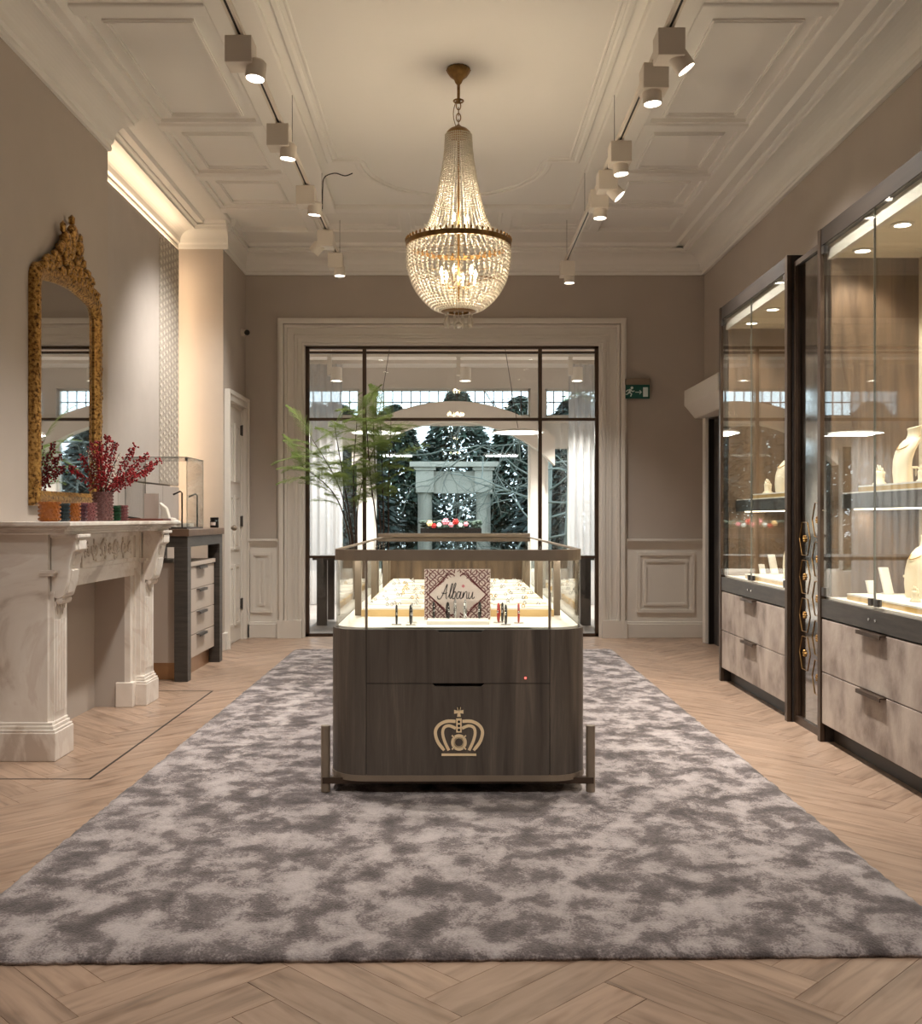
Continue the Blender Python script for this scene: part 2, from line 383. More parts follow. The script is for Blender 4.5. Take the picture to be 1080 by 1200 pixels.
struct('wall_rear', B().box(-2.7, 2.7, YN-.2, YN, -.1, ZC), 'wall_paint')
# ceiling with coffers
ceil = struct('ceiling', B().box(-2.7, 2.7, YN-.2, YB+.2, ZC, ZC+.1), 'ceiling_paint')
ZB = ZC-.04
bays = [-3.0, -1.2, .4, 2.0, 3.6, 5.18, 6.75, 7.74, 8.56]
for sx in (-1, 1):
    B().box(*sorted((sx*.98, sx*1.25)), YN, 8.62, ZB, ZC+.01).done('beam', 'ceiling_paint', ceil, bevel=.012)
    B().box(*sorted((sx*1.93, sx*2.42)), YN, YB, ZB, ZC+.01).done('beam', 'ceiling_paint', ceil, bevel=.012)
    for y in bays[1:-1]: B().box(*sorted((sx*1.24, sx*1.94)), y-.055, y+.055, ZB+.003, ZC+.01).done('beam', 'ceiling_paint', ceil, bevel=.012)
B().box(-1.95, 1.95, 8.50, 8.62, ZB+.002, ZC+.01).done('beam', 'ceiling_paint', ceil, bevel=.012)
B().box(-1.95, 1.95, 9.16, YB, ZB-.002, ZC+.01).done('beam', 'ceiling_paint', ceil, bevel=.012)
for x in (-1.25, -.42, .46, 1.25): B().box(x-.05, x+.05, 8.6, 9.18, ZB+.004, ZC+.01).done('beam', 'ceiling_paint', ceil, bevel=.012)
def frame_xy(b, x0, x1, y0, y1, wd, z0, z1):
    b.box(x0, x1, y0, y0+wd, z0, z1); b.box(x0, x1, y1-wd, y1, z0, z1); b.box(x0, x0+wd, y0+wd, y1-wd, z0, z1); b.box(x1-wd, x1, y0+wd, y1-wd, z0, z1)
for sx in (-1, 1):
    for y0, y1 in zip(bays, bays[1:]):
        x0, x1 = sorted((sx*1.25, sx*1.93)); b = B()
        frame_xy(b, x0, x1, y0+.055, y1-.055, .03, ZC-.022, ZC+.005)
        frame_xy(b, x0+.10, x1-.10, y0+.15, y1-.15, .028, ZC-.012, ZC+.005); frame_xy(b, x0+.108, x1-.108, y0+.158, y1-.158, .010, ZC-.020, ZC+.006)
        b.done('panel_moulding', 'ceiling_paint', ceil)
for x0, x1 in ((-1.2, -.47), (-.37, .41), (.51, 1.2)):
    b = B(); frame_xy(b, x0, x1, 8.62, 9.16, .03, ZC-.022, ZC+.005); frame_xy(b, x0+.09, x1-.09, 8.70, 9.08, .022, ZC-.014, ZC+.005); b.done('panel_moulding', 'ceiling_paint', ceil)
for off, wd, zz in ((0, .045, .018), (.055, .018, .010)):
    r = .70-off
    path = [(-.90+off, YN), (-.90+off, 7.45-off), (-.70+off*.2, 7.45-off)]+[(-x, y) for x, y in arc(0, 7.5, r, 0, PI, 28, .80-off)]+[(.70-off*.2, 7.45-off), (.90-off, 7.45-off), (.90-off, YN)]
    path = [p for k, p in enumerate(path) if k == 0 or (Vector(p)-Vector(path[k-1])).length > .004]
    b = B(); n = len(path); Ls, Rs = [], []
    for i in range(n):
        p = Vector(path[i]); d0 = (p-Vector(path[i-1])).normalized() if i else None; d1 = (Vector(path[i+1])-p).normalized() if i < n-1 else None
        d0 = d0 or d1; d1 = d1 or d0; n0, n1 = Vector((-d0.y, d0.x)), Vector((-d1.y, d1.x)); m = (n0+n1).normalized(); m = m*(wd/2/max(.5, m.dot(n0)))
        Ls.append(tuple(p+m)); Rs.append(tuple(p-m))
    sec = [[(*Ls[i], ZC+.004), (*Ls[i], ZC-zz*.6), (*((Vector(Ls[i])*.75+Vector(Rs[i])*.25)), ZC-zz), (*((Vector(Ls[i])*.25+Vector(Rs[i])*.75)), ZC-zz), (*Rs[i], ZC-zz*.6), (*Rs[i], ZC+.004)] for i in range(n)]
    b.rings(sec)
    b.done('panel_moulding', 'ceiling_paint', ceil, label='round-ended moulding of the central ceiling panel')
# cornice: profile (distance from the wall, height) extruded along each wall
def cornice_prof(sc=1.0):
    p = [(0, ZK-.0), (.028, ZK), (.034, ZK+.018), (.028, ZK+.03), (.028, ZK+.04), (.05, ZK+.052), (.055, ZK+.075)]
    p += [(.055+.15*(1-math.cos(a)), ZK+.075+.085*math.sin(a)) for a in [PI/2*i/8 for i in range(1, 9)]]
    p += [(.225, ZK+.16), (.225, ZK+.178), (.25, ZK+.182), (.262, ZK+.19), (.262, ZK+.200), (.33, ZK+.200), (.335, ZK+.206), (.36, ZK+.235), (.37, ZK+.268), (0, ZK+.268)]
    return [(x*sc, z) for x, z in p]
pr = cornice_prof()
struct('trim_1', B().prism([(XR-d, z) for d, z in pr], 'y', YN, YB+.05), 'ceiling_paint')
struct('trim_2', B().prism([(YB-d, z) for d, z in pr], 'x', -2.05, XR), 'ceiling_paint')
struct('trim_3', B().prism([(XD+d*.3, z) for d, z in pr], 'y', 8.9, YB+.05), 'ceiling_paint')
struct('trim_4', B().prism([(8.9-d*.34, z) for d, z in pr], 'x', XA, -1.955), 'ceiling_paint')
struct('trim_5', B().prism([(XA+d*.8, z) for d, z in pr], 'y', 6.5, 8.92), 'ceiling_paint')
struct('trim_6', B().prism([(XB+d*.75, z) for d, z in pr], 'y', 4.60, 6.525), 'ceiling_paint')
# casing of the wide opening
def ushape(x0, x1, zt, w0, w1):    # U between offsets w0 and w1 outside the opening
    return [(x0-w1, 0), (x0-w1, zt+w1), (x1+w1, zt+w1), (x1+w1, 0), (x1+w0, 0), (x1+w0, zt+w0), (x0-w0, zt+w0), (x0-w0, 0)]
b = B()
for w0, w1, pj in ((-.002, .215, .03), (.0, .03, .045), (.045, .06, .038), (.075, .09, .044), (.14, .165, .05), (.175, .215, .065), (.215, .235, .03)):
    b.prism(ushape(OX0, OX1, OZ, w0, w1), 'y', YB-pj, YB+.01)
b.box(OX0-.235, OX0, YB-.072, YB, 0, .17).box(OX1, OX1+.235, YB-.072, YB, 0, .17)
struct('trim_7', b, 'trim_paint')
b = B(); b.box(OX0-.0025, OX0+.02, YB-.02, YB+.2, 0, OZ-.02).box(OX1-.02, OX1+.0025, YB-.02, YB+.2, 0, OZ-.02).box(OX0-.0025, OX1+.0025, YB-.02, YB+.2, OZ-.02, OZ+.0025)
struct('trim_8', b, 'trim_paint')
# dado, wall panels and baseboards of the back wall
def wainscot(name, x0, x1):
    b = B(); b.box(x0, x1, YB-.02, YB, 0, .94)
    b.box(x0, x1, YB-.06, YB, .93, .95).box(x0, x1, YB-.045, YB, .905, .93).box(x0, x1, YB-.032, YB, .885, .905)
    w_ = struct(name, b, 'trim_paint')
    m = .10 if x1-x0 > .5 else .055; b = B()
    for o_, wd, pj in ((0, .03, .036), (.03, .012, .028), (.07, .022, .032)):
        X0, X1, Z0, Z1 = x0+m+o_, x1-m-o_, .24+o_, .82-o_
        if X1-X0 < .06: continue
        b.box(X0, X1, YB-pj, YB-.01, Z0, Z0+wd).box(X0, X1, YB-pj, YB-.01, Z1-wd, Z1).box(X0, X0+wd, YB-pj, YB-.01, Z0+wd, Z1-wd).box(X1-wd, X1, YB-pj, YB-.01, Z0+wd, Z1-wd)
    b.done('panel', 'trim_paint', w_)
    B().box(x0, x1, YB-.05, YB, 0, .135).box(x0, x1, YB-.038, YB, .135, .155).done('skirting', 'trim_paint', w_, bevel=.004)
wainscot('trim_9', OX1+.235, XR); wainscot('trim_10', XD, OX0-.235)
struct('baseboard_left', B().box(-2.02, XD+.03, 8.88, DY0-.07, 0, .15).box(-2.42, XD+.03, 8.87, 8.9, 0, .15), 'trim_paint', bevel=.004)
struct('baseboard_right', B().box(XR-.03, XR, YN, 8.5, 0, .15), 'trim_paint', bevel=.004)
# panelled door in the door wall
d = struct('door_1', B().box(-2.06, -2.02, DY0+.03, DY1-.03, .004, DZ-.03), 'trim_paint')
B().box(-2.14, XD+.0, DY0, DY0+.03, 0, DZ).box(-2.14, XD, DY1-.03, DY1, 0, DZ).box(-2.14, XD, DY0, DY1, DZ-.03, DZ).done('jamb', 'trim_paint', d)
b = B(); z = DZ
for a, bb, pj in ((-.005, .075, .03), (.05, .085, .045)):
    b.box(XD-.001*pj, XD+pj, DY0-bb, DY0-a, 0, z+a).box(XD-.001*pj, XD+pj, DY1+a, min(DY1+bb, YB-.001), 0, z+a).box(XD-.001*pj, XD+pj, DY0-bb, min(DY1+bb, YB-.001), z+a, z+bb)
b.done('casing', 'trim_paint', d)
for y0, y1 in ((DY0+.11, (DY0+DY1)/2-.04), ((DY0+DY1)/2+.04, DY1-.11)):
    for z0, z1 in ((.16, .72), (.86, 1.36), (1.48, 2.02)):
        b = B()
        for o_, wd, pj in ((0, .024, -2.008), (.045, .30, -2.012)):
            Y0, Y1, Z0, Z1 = y0+o_, y1-o_, z0+o_, z1-o_
            if o_: b.box(-2.03, pj, Y0, Y1, Z0, Z1)
            else: b.box(-2.03, pj, Y0, Y1, Z0, Z0+wd).box(-2.03, pj, Y0, Y1, Z1-wd, Z1).box(-2.03, pj, Y0, Y0+wd, Z0+wd, Z1-wd).box(-2.03, pj, Y1-wd, Y1, Z0+wd, Z1-wd)
        b.done('door_panel', 'trim_paint', d)
B().cyl((-2.02, DY0+.09, 1.06), (-1.99, DY0+.09, 1.06), .022).cyl((-1.99, DY0+.09, 1.06), (-1.965, DY0+.09, 1.06), .012).ball((-1.955, DY0+.09, 1.06), .026, 2).done('door_knob', 'bronze', d, smooth='auto')
for z in (.34, 1.12, 1.98): B().cyl((-2.005, DY1-.035, z-.05), (-2.005, DY1-.035, z+.05), .009, n=8).box(-2.02, -2.004, DY1-.06, DY1-.03, z-.045, z+.045).done('hinge', 'graphite', d)
# glazed bronze screen in the opening
GY0, GY1 = 9.93, 9.975
gx = lambda x: (x-VX)*9.95/F
gz = lambda y: HE-(y-VY)*9.95/F
fx0, fx1 = OX0+.02, OX1-.02
scr = struct('window_1', B().box(fx0, fx0+.035, GY0, GY1, 0, OZ-.02).box(fx1-.035, fx1, GY0, GY1, 0, OZ-.02).box(fx0, fx1, GY0, GY1, OZ-.045, OZ-.02).box(fx0, fx1, GY0, GY1, 0, .03), 'dark_bronze')
m1, m2 = gx(427), gx(632.5); zt = gz(491.5); zl = gz(652.5)
for x in (m1, m2): B().box(x-.018, x+.018, GY0-.004, GY1, .03, OZ-.045).done('mullion', 'dark_bronze', scr)
for x0, x1 in ((fx0+.035, m1-.018), (m1+.018, m2-.018), (m2+.018, fx1-.035)):
    B().box(x0, x1, GY0, GY1, zt-.014, zt+.014).done('transom_bar', 'dark_bronze', scr)
    B().box(x0, x1, GY0+.004, GY1, gz(414.5), gz(412)).done('head_bar', 'dark_bronze', scr)
    B().box(x0, x1, GY0+.018, GY0+.026, zt+.014, gz(414.5)).done('pane', 'window_glass', scr)
    if x0 > m1 and x1 < m2+.01 and x1-x0 > 1: B().box(x0, x1, GY0+.018, GY0+.026, .03, zt-.014).done('pane', 'window_glass', scr)
    else:
        B().box(x0, x1, GY0, GY1, zl-.012, zl+.012).done('lock_rail', 'dark_bronze', scr)
        B().box(x0, x1, GY0+.018, GY0+.026, zl+.012, zt-.014).done('pane', 'window_glass', scr)
        B().box(x0, x1, GY0+.018, GY0+.026, .03, zl-.012).done('pane', 'window_glass', scr)
# door casing with roller box on the right wall, beyond the cabinets
d2 = struct('door_2', B().box(2.375, XR, 8.45, 9.36, 0, 2.05), 'graphite')
B().box(2.30, XR, 9.36, 9.46, 0, 2.07).box(2.30, XR, 8.36, 8.45, 0, 2.07).done('casing', 'trim_paint', d2, bevel=.006)
B().box(2.33, 2.38, 9.33, 9.36, 0, 2.05).done('guide_rail', 'black_metal', d2)
B().prism([(XR, 2.07), (XR, 2.33), (2.14, 2.33), (2.14, 2.19), (2.24, 2.07)], 'y', 8.30, 9.50).done('roller_box', 'trim_paint', d2, bevel=.008)
# ------------------------------------------------------------------ the garden room behind the screen
GYF = 14.0; GZC = 3.3
struct('floor_garden', B().box(-3.0, 3.0, 10.06, GYF+.2, -.12, 0), 'grey_floor')
struct('ceiling_garden', B().box(-3.0, 3.0, 10.06, GYF+.2, GZC, GZC+.1).box(-3.0, 3.0, 12.9, 13.15, GZC-.12, GZC).box(-3.0, 3.0, 13.6, GYF, GZC-.10, GZC), 'next_wall')
struct('wall_garden_left', B().box(-3.0, -2.6, 10.06, GYF, 0, GZC), 'next_wall')
struct('wall_garden_right', B().box(2.6, 3.0, 10.06, GYF, 0, GZC), 'next_wall')
wx = lambda x: (x-VX)*GYF/F
wz = lambda y: HE-(y-VY)*GYF/F
T0, T1 = wz(488.5), wz(455); Mz0, Mz1 = .42, wz(496)
cols = [(-2.35, wx(421)), (wx(438), wx(621.5)), (wx(638.5), 2.35)]
b = B()
b.box(-3, cols[0][0], GYF, GYF+.2, 0, GZC).box(cols[0][1], cols[1][0], GYF, GYF+.2, 0, GZC).box(cols[1][1], cols[2][0], GYF, GYF+.2, 0, GZC).box(cols[2][1], 3, GYF, GYF+.2, 0, GZC)
for x0, x1 in cols: b.box(x0, x1, GYF, GYF+.2, T1, GZC).box(x0, x1, GYF, GYF+.2, Mz1, T0).box(x0, x1, GYF, GYF+.2, 0, Mz0)
struct('wall_garden', b, 'next_wall')
def gwin(n, x0, x1, z0, z1, bars_x, bars_z, top=None):
    f = .03
    wn = struct('window_%d' % n, B().box(x0, x0+f, GYF+.05, GYF+.12, z0, z1).box(x1-f, x1, GYF+.05, GYF+.12, z0, z1).box(x0, x1, GYF+.05, GYF+.12, z0, z0+f).box(x0, x1, GYF+.05, GYF+.12, z1-f, z1), 'trim_paint')
    B().box(x0+f, x1-f, GYF+.083, GYF+.087, z0+f, z1-f).done('pane', 'window_glass', wn)
    for x in bars_x: B().box(x-.007, x+.007, GYF+.074, GYF+.096, z0+f, z1-f).done('glazing_bar', 'graphite', wn)
    for z in bars_z: B().box(x0+f, x1-f, GYF+.074, GYF+.096, z-.007, z+.007).done('glazing_bar', 'graphite', wn)
    return wn
zm = (T0+T1)/2+.01
gwin(2, *cols[0], T0, T1, [wx(x) for x in (366, 376, 387, 398, 409)], [zm])
gwin(3, *cols[1], T0, T1, [wx(438+10.8*i) for i in range(1, 17)], [zm])
gwin(4, *cols[2], T0, T1, [wx(638.5+10.8*i) for i in range(1, 6)], [zm])
w5 = gwin(5, *cols[1], Mz0, Mz1, [], [])
gwin(6, wx(640), wx(668), Mz0, wz(523), [], []); gwin(9, wx(398), wx(420), Mz0, wz(523), [], [])
b = B()
for x0, x1, a0, a1 in ((cols[0][0], cols[0][1], wx(398), wx(420)), (cols[2][0], cols[2][1], wx(640), wx(668))):
    b.box(x0, x1, GYF+.05, GYF+.12, wz(523), Mz1)
b.box(cols[2][0], wx(640), GYF+.05, GYF+.12, Mz0, wz(523)).box(wx(420), cols[0][1], GYF+.05, GYF+.12, Mz0, wz(523))
struct('trim_11', b, 'trim_paint')
# flat arch across the window bay
AY = 13.72
ax = lambda x: (x-VX)*AY/F
az = lambda y: HE-(y-VY)*AY/F
def arcpts(x0, y0, xm, ym, x1, n=24):
    hw = (x1-x0)/2; s = y0-ym; R = (hw*hw+s*s)/(2*s); cx = (x0+x1)/2
    return [(x0+(x1-x0)*i/n, ym+R-math.sqrt(R*R-(x0+(x1-x0)*i/n-cx)**2)) for i in range(n+1)]
up = arcpts(412, 512, 531, 470, 650); lo = arcpts(412, 545, 531, 494, 650)
struct('trim_12', B().prism([(ax(x), az(y)) for x, y in up]+[(ax(x), az(y)) for x, y in lo[::-1]], 'y', AY, AY+.2), 'next_wall')
# ------------------------------------------------------------------ rug
b = B(); nx, ny = 110, 240; grid = []
for j in range(ny+1):
    row = []
    for i in range(nx+1):
        u, v = i/nx, j/ny
        x = -RX+2*RX*u; y0 = 2.625+.055*u; y = y0+(RY1-y0)*v
        e = min(u*2*RX, (1-u)*2*RX, v*6.2, (1-v)*6.2)
        z = .0205*min(1, .55+e/.06)+random.uniform(-.0025, .0025)
        if e == 0: x += random.uniform(-.003, .003); y += random.uniform(-.004, .003)
        row.append(b.bm.verts.new((x, y, z)))
    grid.append(row)
for j in range(ny):
    for i in range(nx): b.bm.faces.new((grid[j][i], grid[j][i+1], grid[j+1][i+1], grid[j+1][i]))
edge = [grid[0][i] for i in range(nx)]+[grid[j][nx] for j in range(ny)]+[grid[ny][i] for i in range(nx, 0, -1)]+[grid[j][0] for j in range(ny, 0, -1)]
low = [b.bm.verts.new((v.co.x, v.co.y, .0012)) for v in edge]
for i in range(len(edge)):
    k = (i+1) % len(edge); b.bm.faces.new((edge[k], edge[i], low[i], low[k]))
b.bm.faces.new(low[::-1])
tag(b.done('area_rug', 'rug_pile', recalc=False, smooth=True), 'mottled grey and taupe velvet area rug under the island counter', 'rug')
RT = .024
# ------------------------------------------------------------------ island display counter
CX0, CX1, CY0, CY1 = -.507, .546, 4.17, 7.10; CXM = (CX0+CX1)/2
Q = 287.8
qx = lambda x: (x-VX)/Q
qz = lambda y: HE-(y-VY)/Q
isl = thing('display_counter', 'smoked oak jewellery island counter with rounded corners, glass top case and gold crown', 'counter', (CXM, (CY0+CY1)/2, RT))
Z0, Z1 = .10, .695
S0, S1 = qx(429), qx(644); R = .15
B().prism(rrect(CX0+.012, CX1-.012, CY0+.014, CY1-.014, R-.012), 'z', Z0, Z1-.004).done('carcass', 'dark_gap', isl)
def corner_panel(sx, sy):
    xs = CX0 if sx < 0 else CX1; ys = CY0 if sy < 0 else CY1
    sd = S0 if sx < 0 else S1
    cx = xs-sx*R; cy = ys-sy*R
    out = [(cx+sx*R*math.sin(a), cy+sy*R*math.cos(a)) for a in [PI/2*i/10 for i in range(11)]]
    inn = [(cx+sx*(R-.011)*math.sin(a), cy+sy*(R-.011)*math.cos(a)) for a in [PI/2*i/10 for i in range(10, -1, -1)]]
    e = sd+sx*.0012
    poly = [(e, ys)]+out+[(xs, cy-sy*.04), (xs-sx*.011, cy-sy*.04)]+inn+[(e, ys-sy*.011)]
    B().prism(poly, 'z', Z0, Z1).done('corner_panel', 'smoked_oak', isl)
for sx in (-1, 1):
    for sy in (-1, 1): corner_panel(sx, sy)
for sx, xs in ((-1, CX0), (1, CX1)):
    for k in range(3):
        y0 = CY0+R+.04+k*(CY1-CY0-2*R-.08)/3; y1 = y0+(CY1-CY0-2*R-.08)/3
        B().box(*sorted((xs, xs-sx*.011)), y0+.0012, y1-.0012, Z0, Z1).done('side_panel', 'smoked_oak', isl)
B().box(S0, S1, CY1-.011, CY1, Z0, Z1).done('end_panel', 'smoked_oak', isl)
zs = qz(801)
def drawer(z0, z1, nx0, nx1):     # front with a finger notch cut from its top edge
    n0, n1 = qx(nx0), qx(nx1); h = .011
    pts = [(S0+.0012, z0), (S1-.0012, z0), (S1-.0012, z1), (n1+.012, z1), (n1, z1-h), (n0, z1-h), (n0-.012, z1), (S0+.0012, z1)]
    return B().prism(pts, 'y', CY0, CY0+.012).done('drawer_front', 'smoked_oak', isl)
dr1 = drawer(zs+.0015, Z1, 514, 564); dr2 = drawer(Z0, zs-.0015, 510, 564)
B().cyl((qx(615.5), CY0+.002, qz(794.5)), (qx(615.5), CY0-.0015, qz(794.5)), .0045, n=10).done('indicator_light', 'red_led', dr1)
# crown emblem: strokes in pixels of a 2.919x crop at (350, 600)
ex = lambda x: qx(350+x/2.919)
ez = lambda y: qz(600+y/2.919)
E = lambda p: (ex(p[0]), ez(p[1]))
k = 1/(2.919*Q)
b = B(); y0, y1 = CY0-.0035, CY0+.001
for s in (1, -1):
    mx = lambda pts: [E((547.5+s*(x-547.5), y)) for x, y in pts]
    ribbon(b, mx(spline([(559, 716), (590, 716), (616, 729), (628, 752), (620, 785), (598, 815)], 6)), [10*k]+[11*k]*28+[9*k]*2, y0, y1)
    ribbon(b, mx(spline([(558, 740), (580, 731), (598, 737), (603, 757), (596, 785), (582, 815)], 6)), 10*k, y0, y1)
    b.prism([E((547.5+s*3, 673.5)), E((547.5+s*5, 668)), E((547.5-s*0, 668)), E((547.5, 684)), ], 'y', y0, y1)
b.prism([E(p) for p in ((541,668),(554,668),(552,679),(563,677),(563,690),(552,688),(554,700),(541,700),(543,688),(531,690),(531,677),(543,679))], 'y', y0, y1)
b.prism([E(p) for p in ((538,706),(557,706),(557,754),(538,754))], 'y', y0, y1)
b.prism([E(p) for p in ((488,826),(607,826),(607,834),(488,834))], 'y', y0, y1)
for a0 in range(4):
    a = [PI/4+a0*PI/2+.14+(PI/2-.28)*i/8 for i in range(9)]
    ribbon(b, [E((547.5+21*math.cos(t), 788+22*math.sin(t))) for t in a], 12*k, y0, y1)
    t = PI/4+a0*PI/2; ribbon(b, [E((547.5+14.5*math.cos(t), 788+15*math.sin(t))), E((547.5+34*math.cos(t), 788+34*math.sin(t)))], 5*k, y0, y1)
ribbon(b, [E((547.5+15.5*math.cos(t), 788+16*math.sin(t))) for t in [2*PI*i/16 for i in range(17)]], 4*k, y0, y1)
em = b.done('crown_emblem', 'emblem_gold', dr2, label='gold crown emblem')
for y in (717, 731, 745): B().cyl((*E((547.5, y))[:1], CY0-.0036, E((547.5, y))[1]), (E((547.5, y))[0], CY0-.0042, E((547.5, y))[1]), .0055, n=10).done('crown_dot', 'dark_gap', dr2)
# bronze base frame, legs
B().prism(rrect(CX0-.002, CX1+.002, CY0-.004, CY1+.004, R), 'z', .078, .102).done('base_frame', 'bronze', isl)
for y in (CY0+.03, CY1-.06): B().box(CX0-.03, CX1+.03, y, y+.03, .06, .085).done('base_rail', 'dark_bronze', isl)
B().box(CX0+.2, CX1-.2, CY0+.4, CY1-.4, RT, .08).done('plinth', 'dark_gap', isl)
for sx, xs in ((-1, CX0), (1, CX1)):
    for y in (CY0+.05, CY0+1.47, CY1-.05):
        B().cyl((xs+sx*.019, y, RT), (xs+sx*.019, y, .295), .019, n=20).done('leg', 'bronze', isl, smooth='auto')
# glass case
ZT0, ZT1 = .975, 1.020
tr = B(); o1 = rrect(CX0+.008, CX1-.008, CY0+.006, CY1-.006, R); o2 = rrect(CX0+.028, CX1-.028, CY0+.026, CY1-.026, R-.02)
vs = [[tr.bm.verts.new((p[0], p[1], z)) for p in o] for o, z in ((o1, ZT0), (o1, ZT1), (o2, ZT1), (o2, ZT0))]
n = len(o1)
for a in range(4):
    p, q = vs[a], vs[(a+1) % 4]
    for i in range(n): tr.bm.faces.new((p[i], p[(i+1) % n], q[(i+1) % n], q[i]))
tf = tr.done('top_frame', 'bronze', isl)
B().box(CX0-.012, CX1-.018, CY1-.05, CY1-.0, ZT1+.0005, ZT1+.024).done('rear_rail', 'bronze', isl)
B().prism(rrect(CX0+.026, CX1-.026, CY0+.024, CY1-.024, R-.018), 'z', ZT1-.012, ZT1-.004).done('glass_top', 'case_glass', isl)
def curved_glass(pts):
    b = B(); ins = []
    for z in (Z1, ZT0): pass
    n = len(pts)
    for i in range(n-1):
        b.prism([pts[i], pts[i+1], pts[i+1], pts[i]], 'z', Z1, ZT0) if False else b.poly([(*pts[i], Z1), (*pts[i+1], Z1), (*pts[i+1], ZT0), (*pts[i], ZT0)])
    bmesh.ops.remove_doubles(b.bm, verts=b.bm.verts, dist=1e-5)
    o = b.done('glass_pane', 'case_glass', isl, smooth=True)
    return o
gi = .014
B().box(S0+.004, S1-.004, CY0+gi, CY0+gi+.006, Z1, ZT0).done('glass_pane', 'case_glass', isl)
B().box(S0+.004, S1-.004, CY1-gi-.006, CY1-gi, Z1, ZT0).done('glass_pane', 'case_glass', isl)
for sx, xs in ((-1, CX0), (1, CX1)):
    for sy, ys in ((-1, CY0), (1, CY1)):
        r = R-gi; cx, cy = xs-sx*R, ys-sy*R
        curved_glass([((S0 if sx < 0 else S1)+sx*.004, ys-sy*gi)]+[(cx+sx*r*math.sin(a), cy+sy*r*math.cos(a)) for a in [PI/2*i/12 for i in range(13)]])
    for k in range(2):
        ya, yb = CY0+R, CY1-R; ym = (ya+yb)/2
        B().box(*sorted((xs-sx*gi, xs-sx*(gi+.006))), (ya, ym+.003)[k], (ym-.003, yb)[k], Z1, ZT0).done('glass_pane', 'case_glass', isl)
    for ys, s2 in ((CY0+gi-.002, 1), (CY1-gi+.002, -1)):
        sd = S0 if sx < 0 else S1
        B().box(sd-.004, sd+.004, *sorted((ys, ys+s2*.012)), Z1, ZT0).done('glass_joint', 'bronze', isl)
deck = B().prism(rrect(CX0+.022, CX1-.022, CY0+.022, CY1-.022, R-.02), 'z', Z1-.003, Z1+.007).done('deck', 'white_leather', isl)
DK = Z1+.007
for sx, xs in ((-1, CX0), (1, CX1)):
    for y in (4.70, 5.62, 5.80, 6.55, 6.85):
        B().box(xs-sx*.070-.0145, xs-sx*.070+.0145, y, y+.03, DK, ZT0).done('case_post', 'bronze', isl)
B().box(CX0+.06, CX1-.06, CY1-.08, CY1-.06, DK, ZT0-.03).done('rear_screen', 'walnut', isl)
B().box(CXM-.30, CXM+.30, 4.185, 4.40, DK, DK+.0015).box(CXM-.13, CXM+.13, 4.28, 4.42, DK, DK+.016).done('deck_riser', 'white_leather', isl)
for x in (CX0+.05, CX1-.05):
    led = B().box(x-.006, x+.006, CY0+.25, CY1-.2, ZT0+.002, ZT0+.008).done('led_strip', 'led', isl)
    lamp('AREA', 'led_light', (x, (CY0+CY1)/2, ZT0-.004), 3, isl, (1, .93, .82), .01, CY1-CY0-.4)
led = B().box(S0, S1, CY0+.034, CY0+.042, ZT0+.002, ZT0+.008).done('led_strip', 'led', isl)
lamp('AREA', 'led_light', (CXM, CY0+.05, ZT0-.004), 1.0, isl, (1, .93, .82), S1-S0, .01)
# trays of jewellery in the case
rows = [4.78, 5.10, 5.42, 5.74, 6.06, 6.38, 6.70]
tray0 = thing('jewellery_tray', 'x', 'tray')
B().box(-.145, .145, -.13, .13, 0, .030).done('tray_edge', 'pale_wood', tray0, world=False)
B().box(-.138, .138, -.124, .124, .030, .036).done('pad', 'white_leather', tray0, world=False)
ring0 = B().tube([(.007*math.cos(t), 0, .007*math.sin(t)+.007) for t in [2*PI*i/10 for i in range(10)]], .0022, 5, close=True).ball((0, 0, .0165), .0032, 1).done('ring', 'silver', smooth=True)
ring1 = B().tube([(.007*math.cos(t), 0, .007*math.sin(t)+.007) for t in [2*PI*i/10 for i in range(10)]], .0022, 5, close=True).ball((0, 0, .0165), .0032, 1).done('ring', 'gold_edge', smooth=True)
roll0 = B().prism(arc(0, 0, .011, 0, PI, 8), 'x', -.055, .055).done('ring_roll', 'white_leather')
first = [True, True, True, True]
def place(src, i, loc, label, cat, group, rz=0):
    o = src if first[i] else copy_tree(src); first[i] = False
    o.location = loc; o.rotation_euler = (0, 0, rz); tag(o, label, cat, group); return o
ORD = ('first', 'second', 'third', 'fourth', 'fifth', 'sixth', 'seventh')
for ri, y in enumerate(rows):
    for ci in range(3):
        x = CXM+(ci-1)*.2925; 
        if abs(x-CXM) > .25: pass
        zt = DK+.022*ri*0
        place(tray0, 0, (x, y, DK+.0005), 'white padded jewellery tray with pale wooden edge, %s row behind the lattice sign' % ORD[ri], 'tray', 'jewellery trays in the island case')
        for q in range(2):
            yy = y-.06+.12*q
            place(roll0, 3, (x-.07*(1 if q else -1), yy, DK+.0365), 'small white ring roll on a tray in the %s row behind the lattice sign' % ORD[ri], 'ring roll', 'ring rolls on the trays')
        for q in range(7):
            rx = x+random.uniform(-.12, .12); ry = y+random.choice((-.09, 0, .09))+random.uniform(-.012, .012)
            gold = random.random() < .2
            place(ring1 if gold else ring0, 2 if gold else 1, (rx, ry, DK+.0365), 'tiny gold ring on a tray in the %s row behind the lattice sign' % ORD[ri] if gold else 'tiny silver ring on a tray in the %s row behind the lattice sign' % ORD[ri], 'ring', 'gold rings on the trays' if gold else 'silver rings on the trays', random.uniform(-.5, .5))
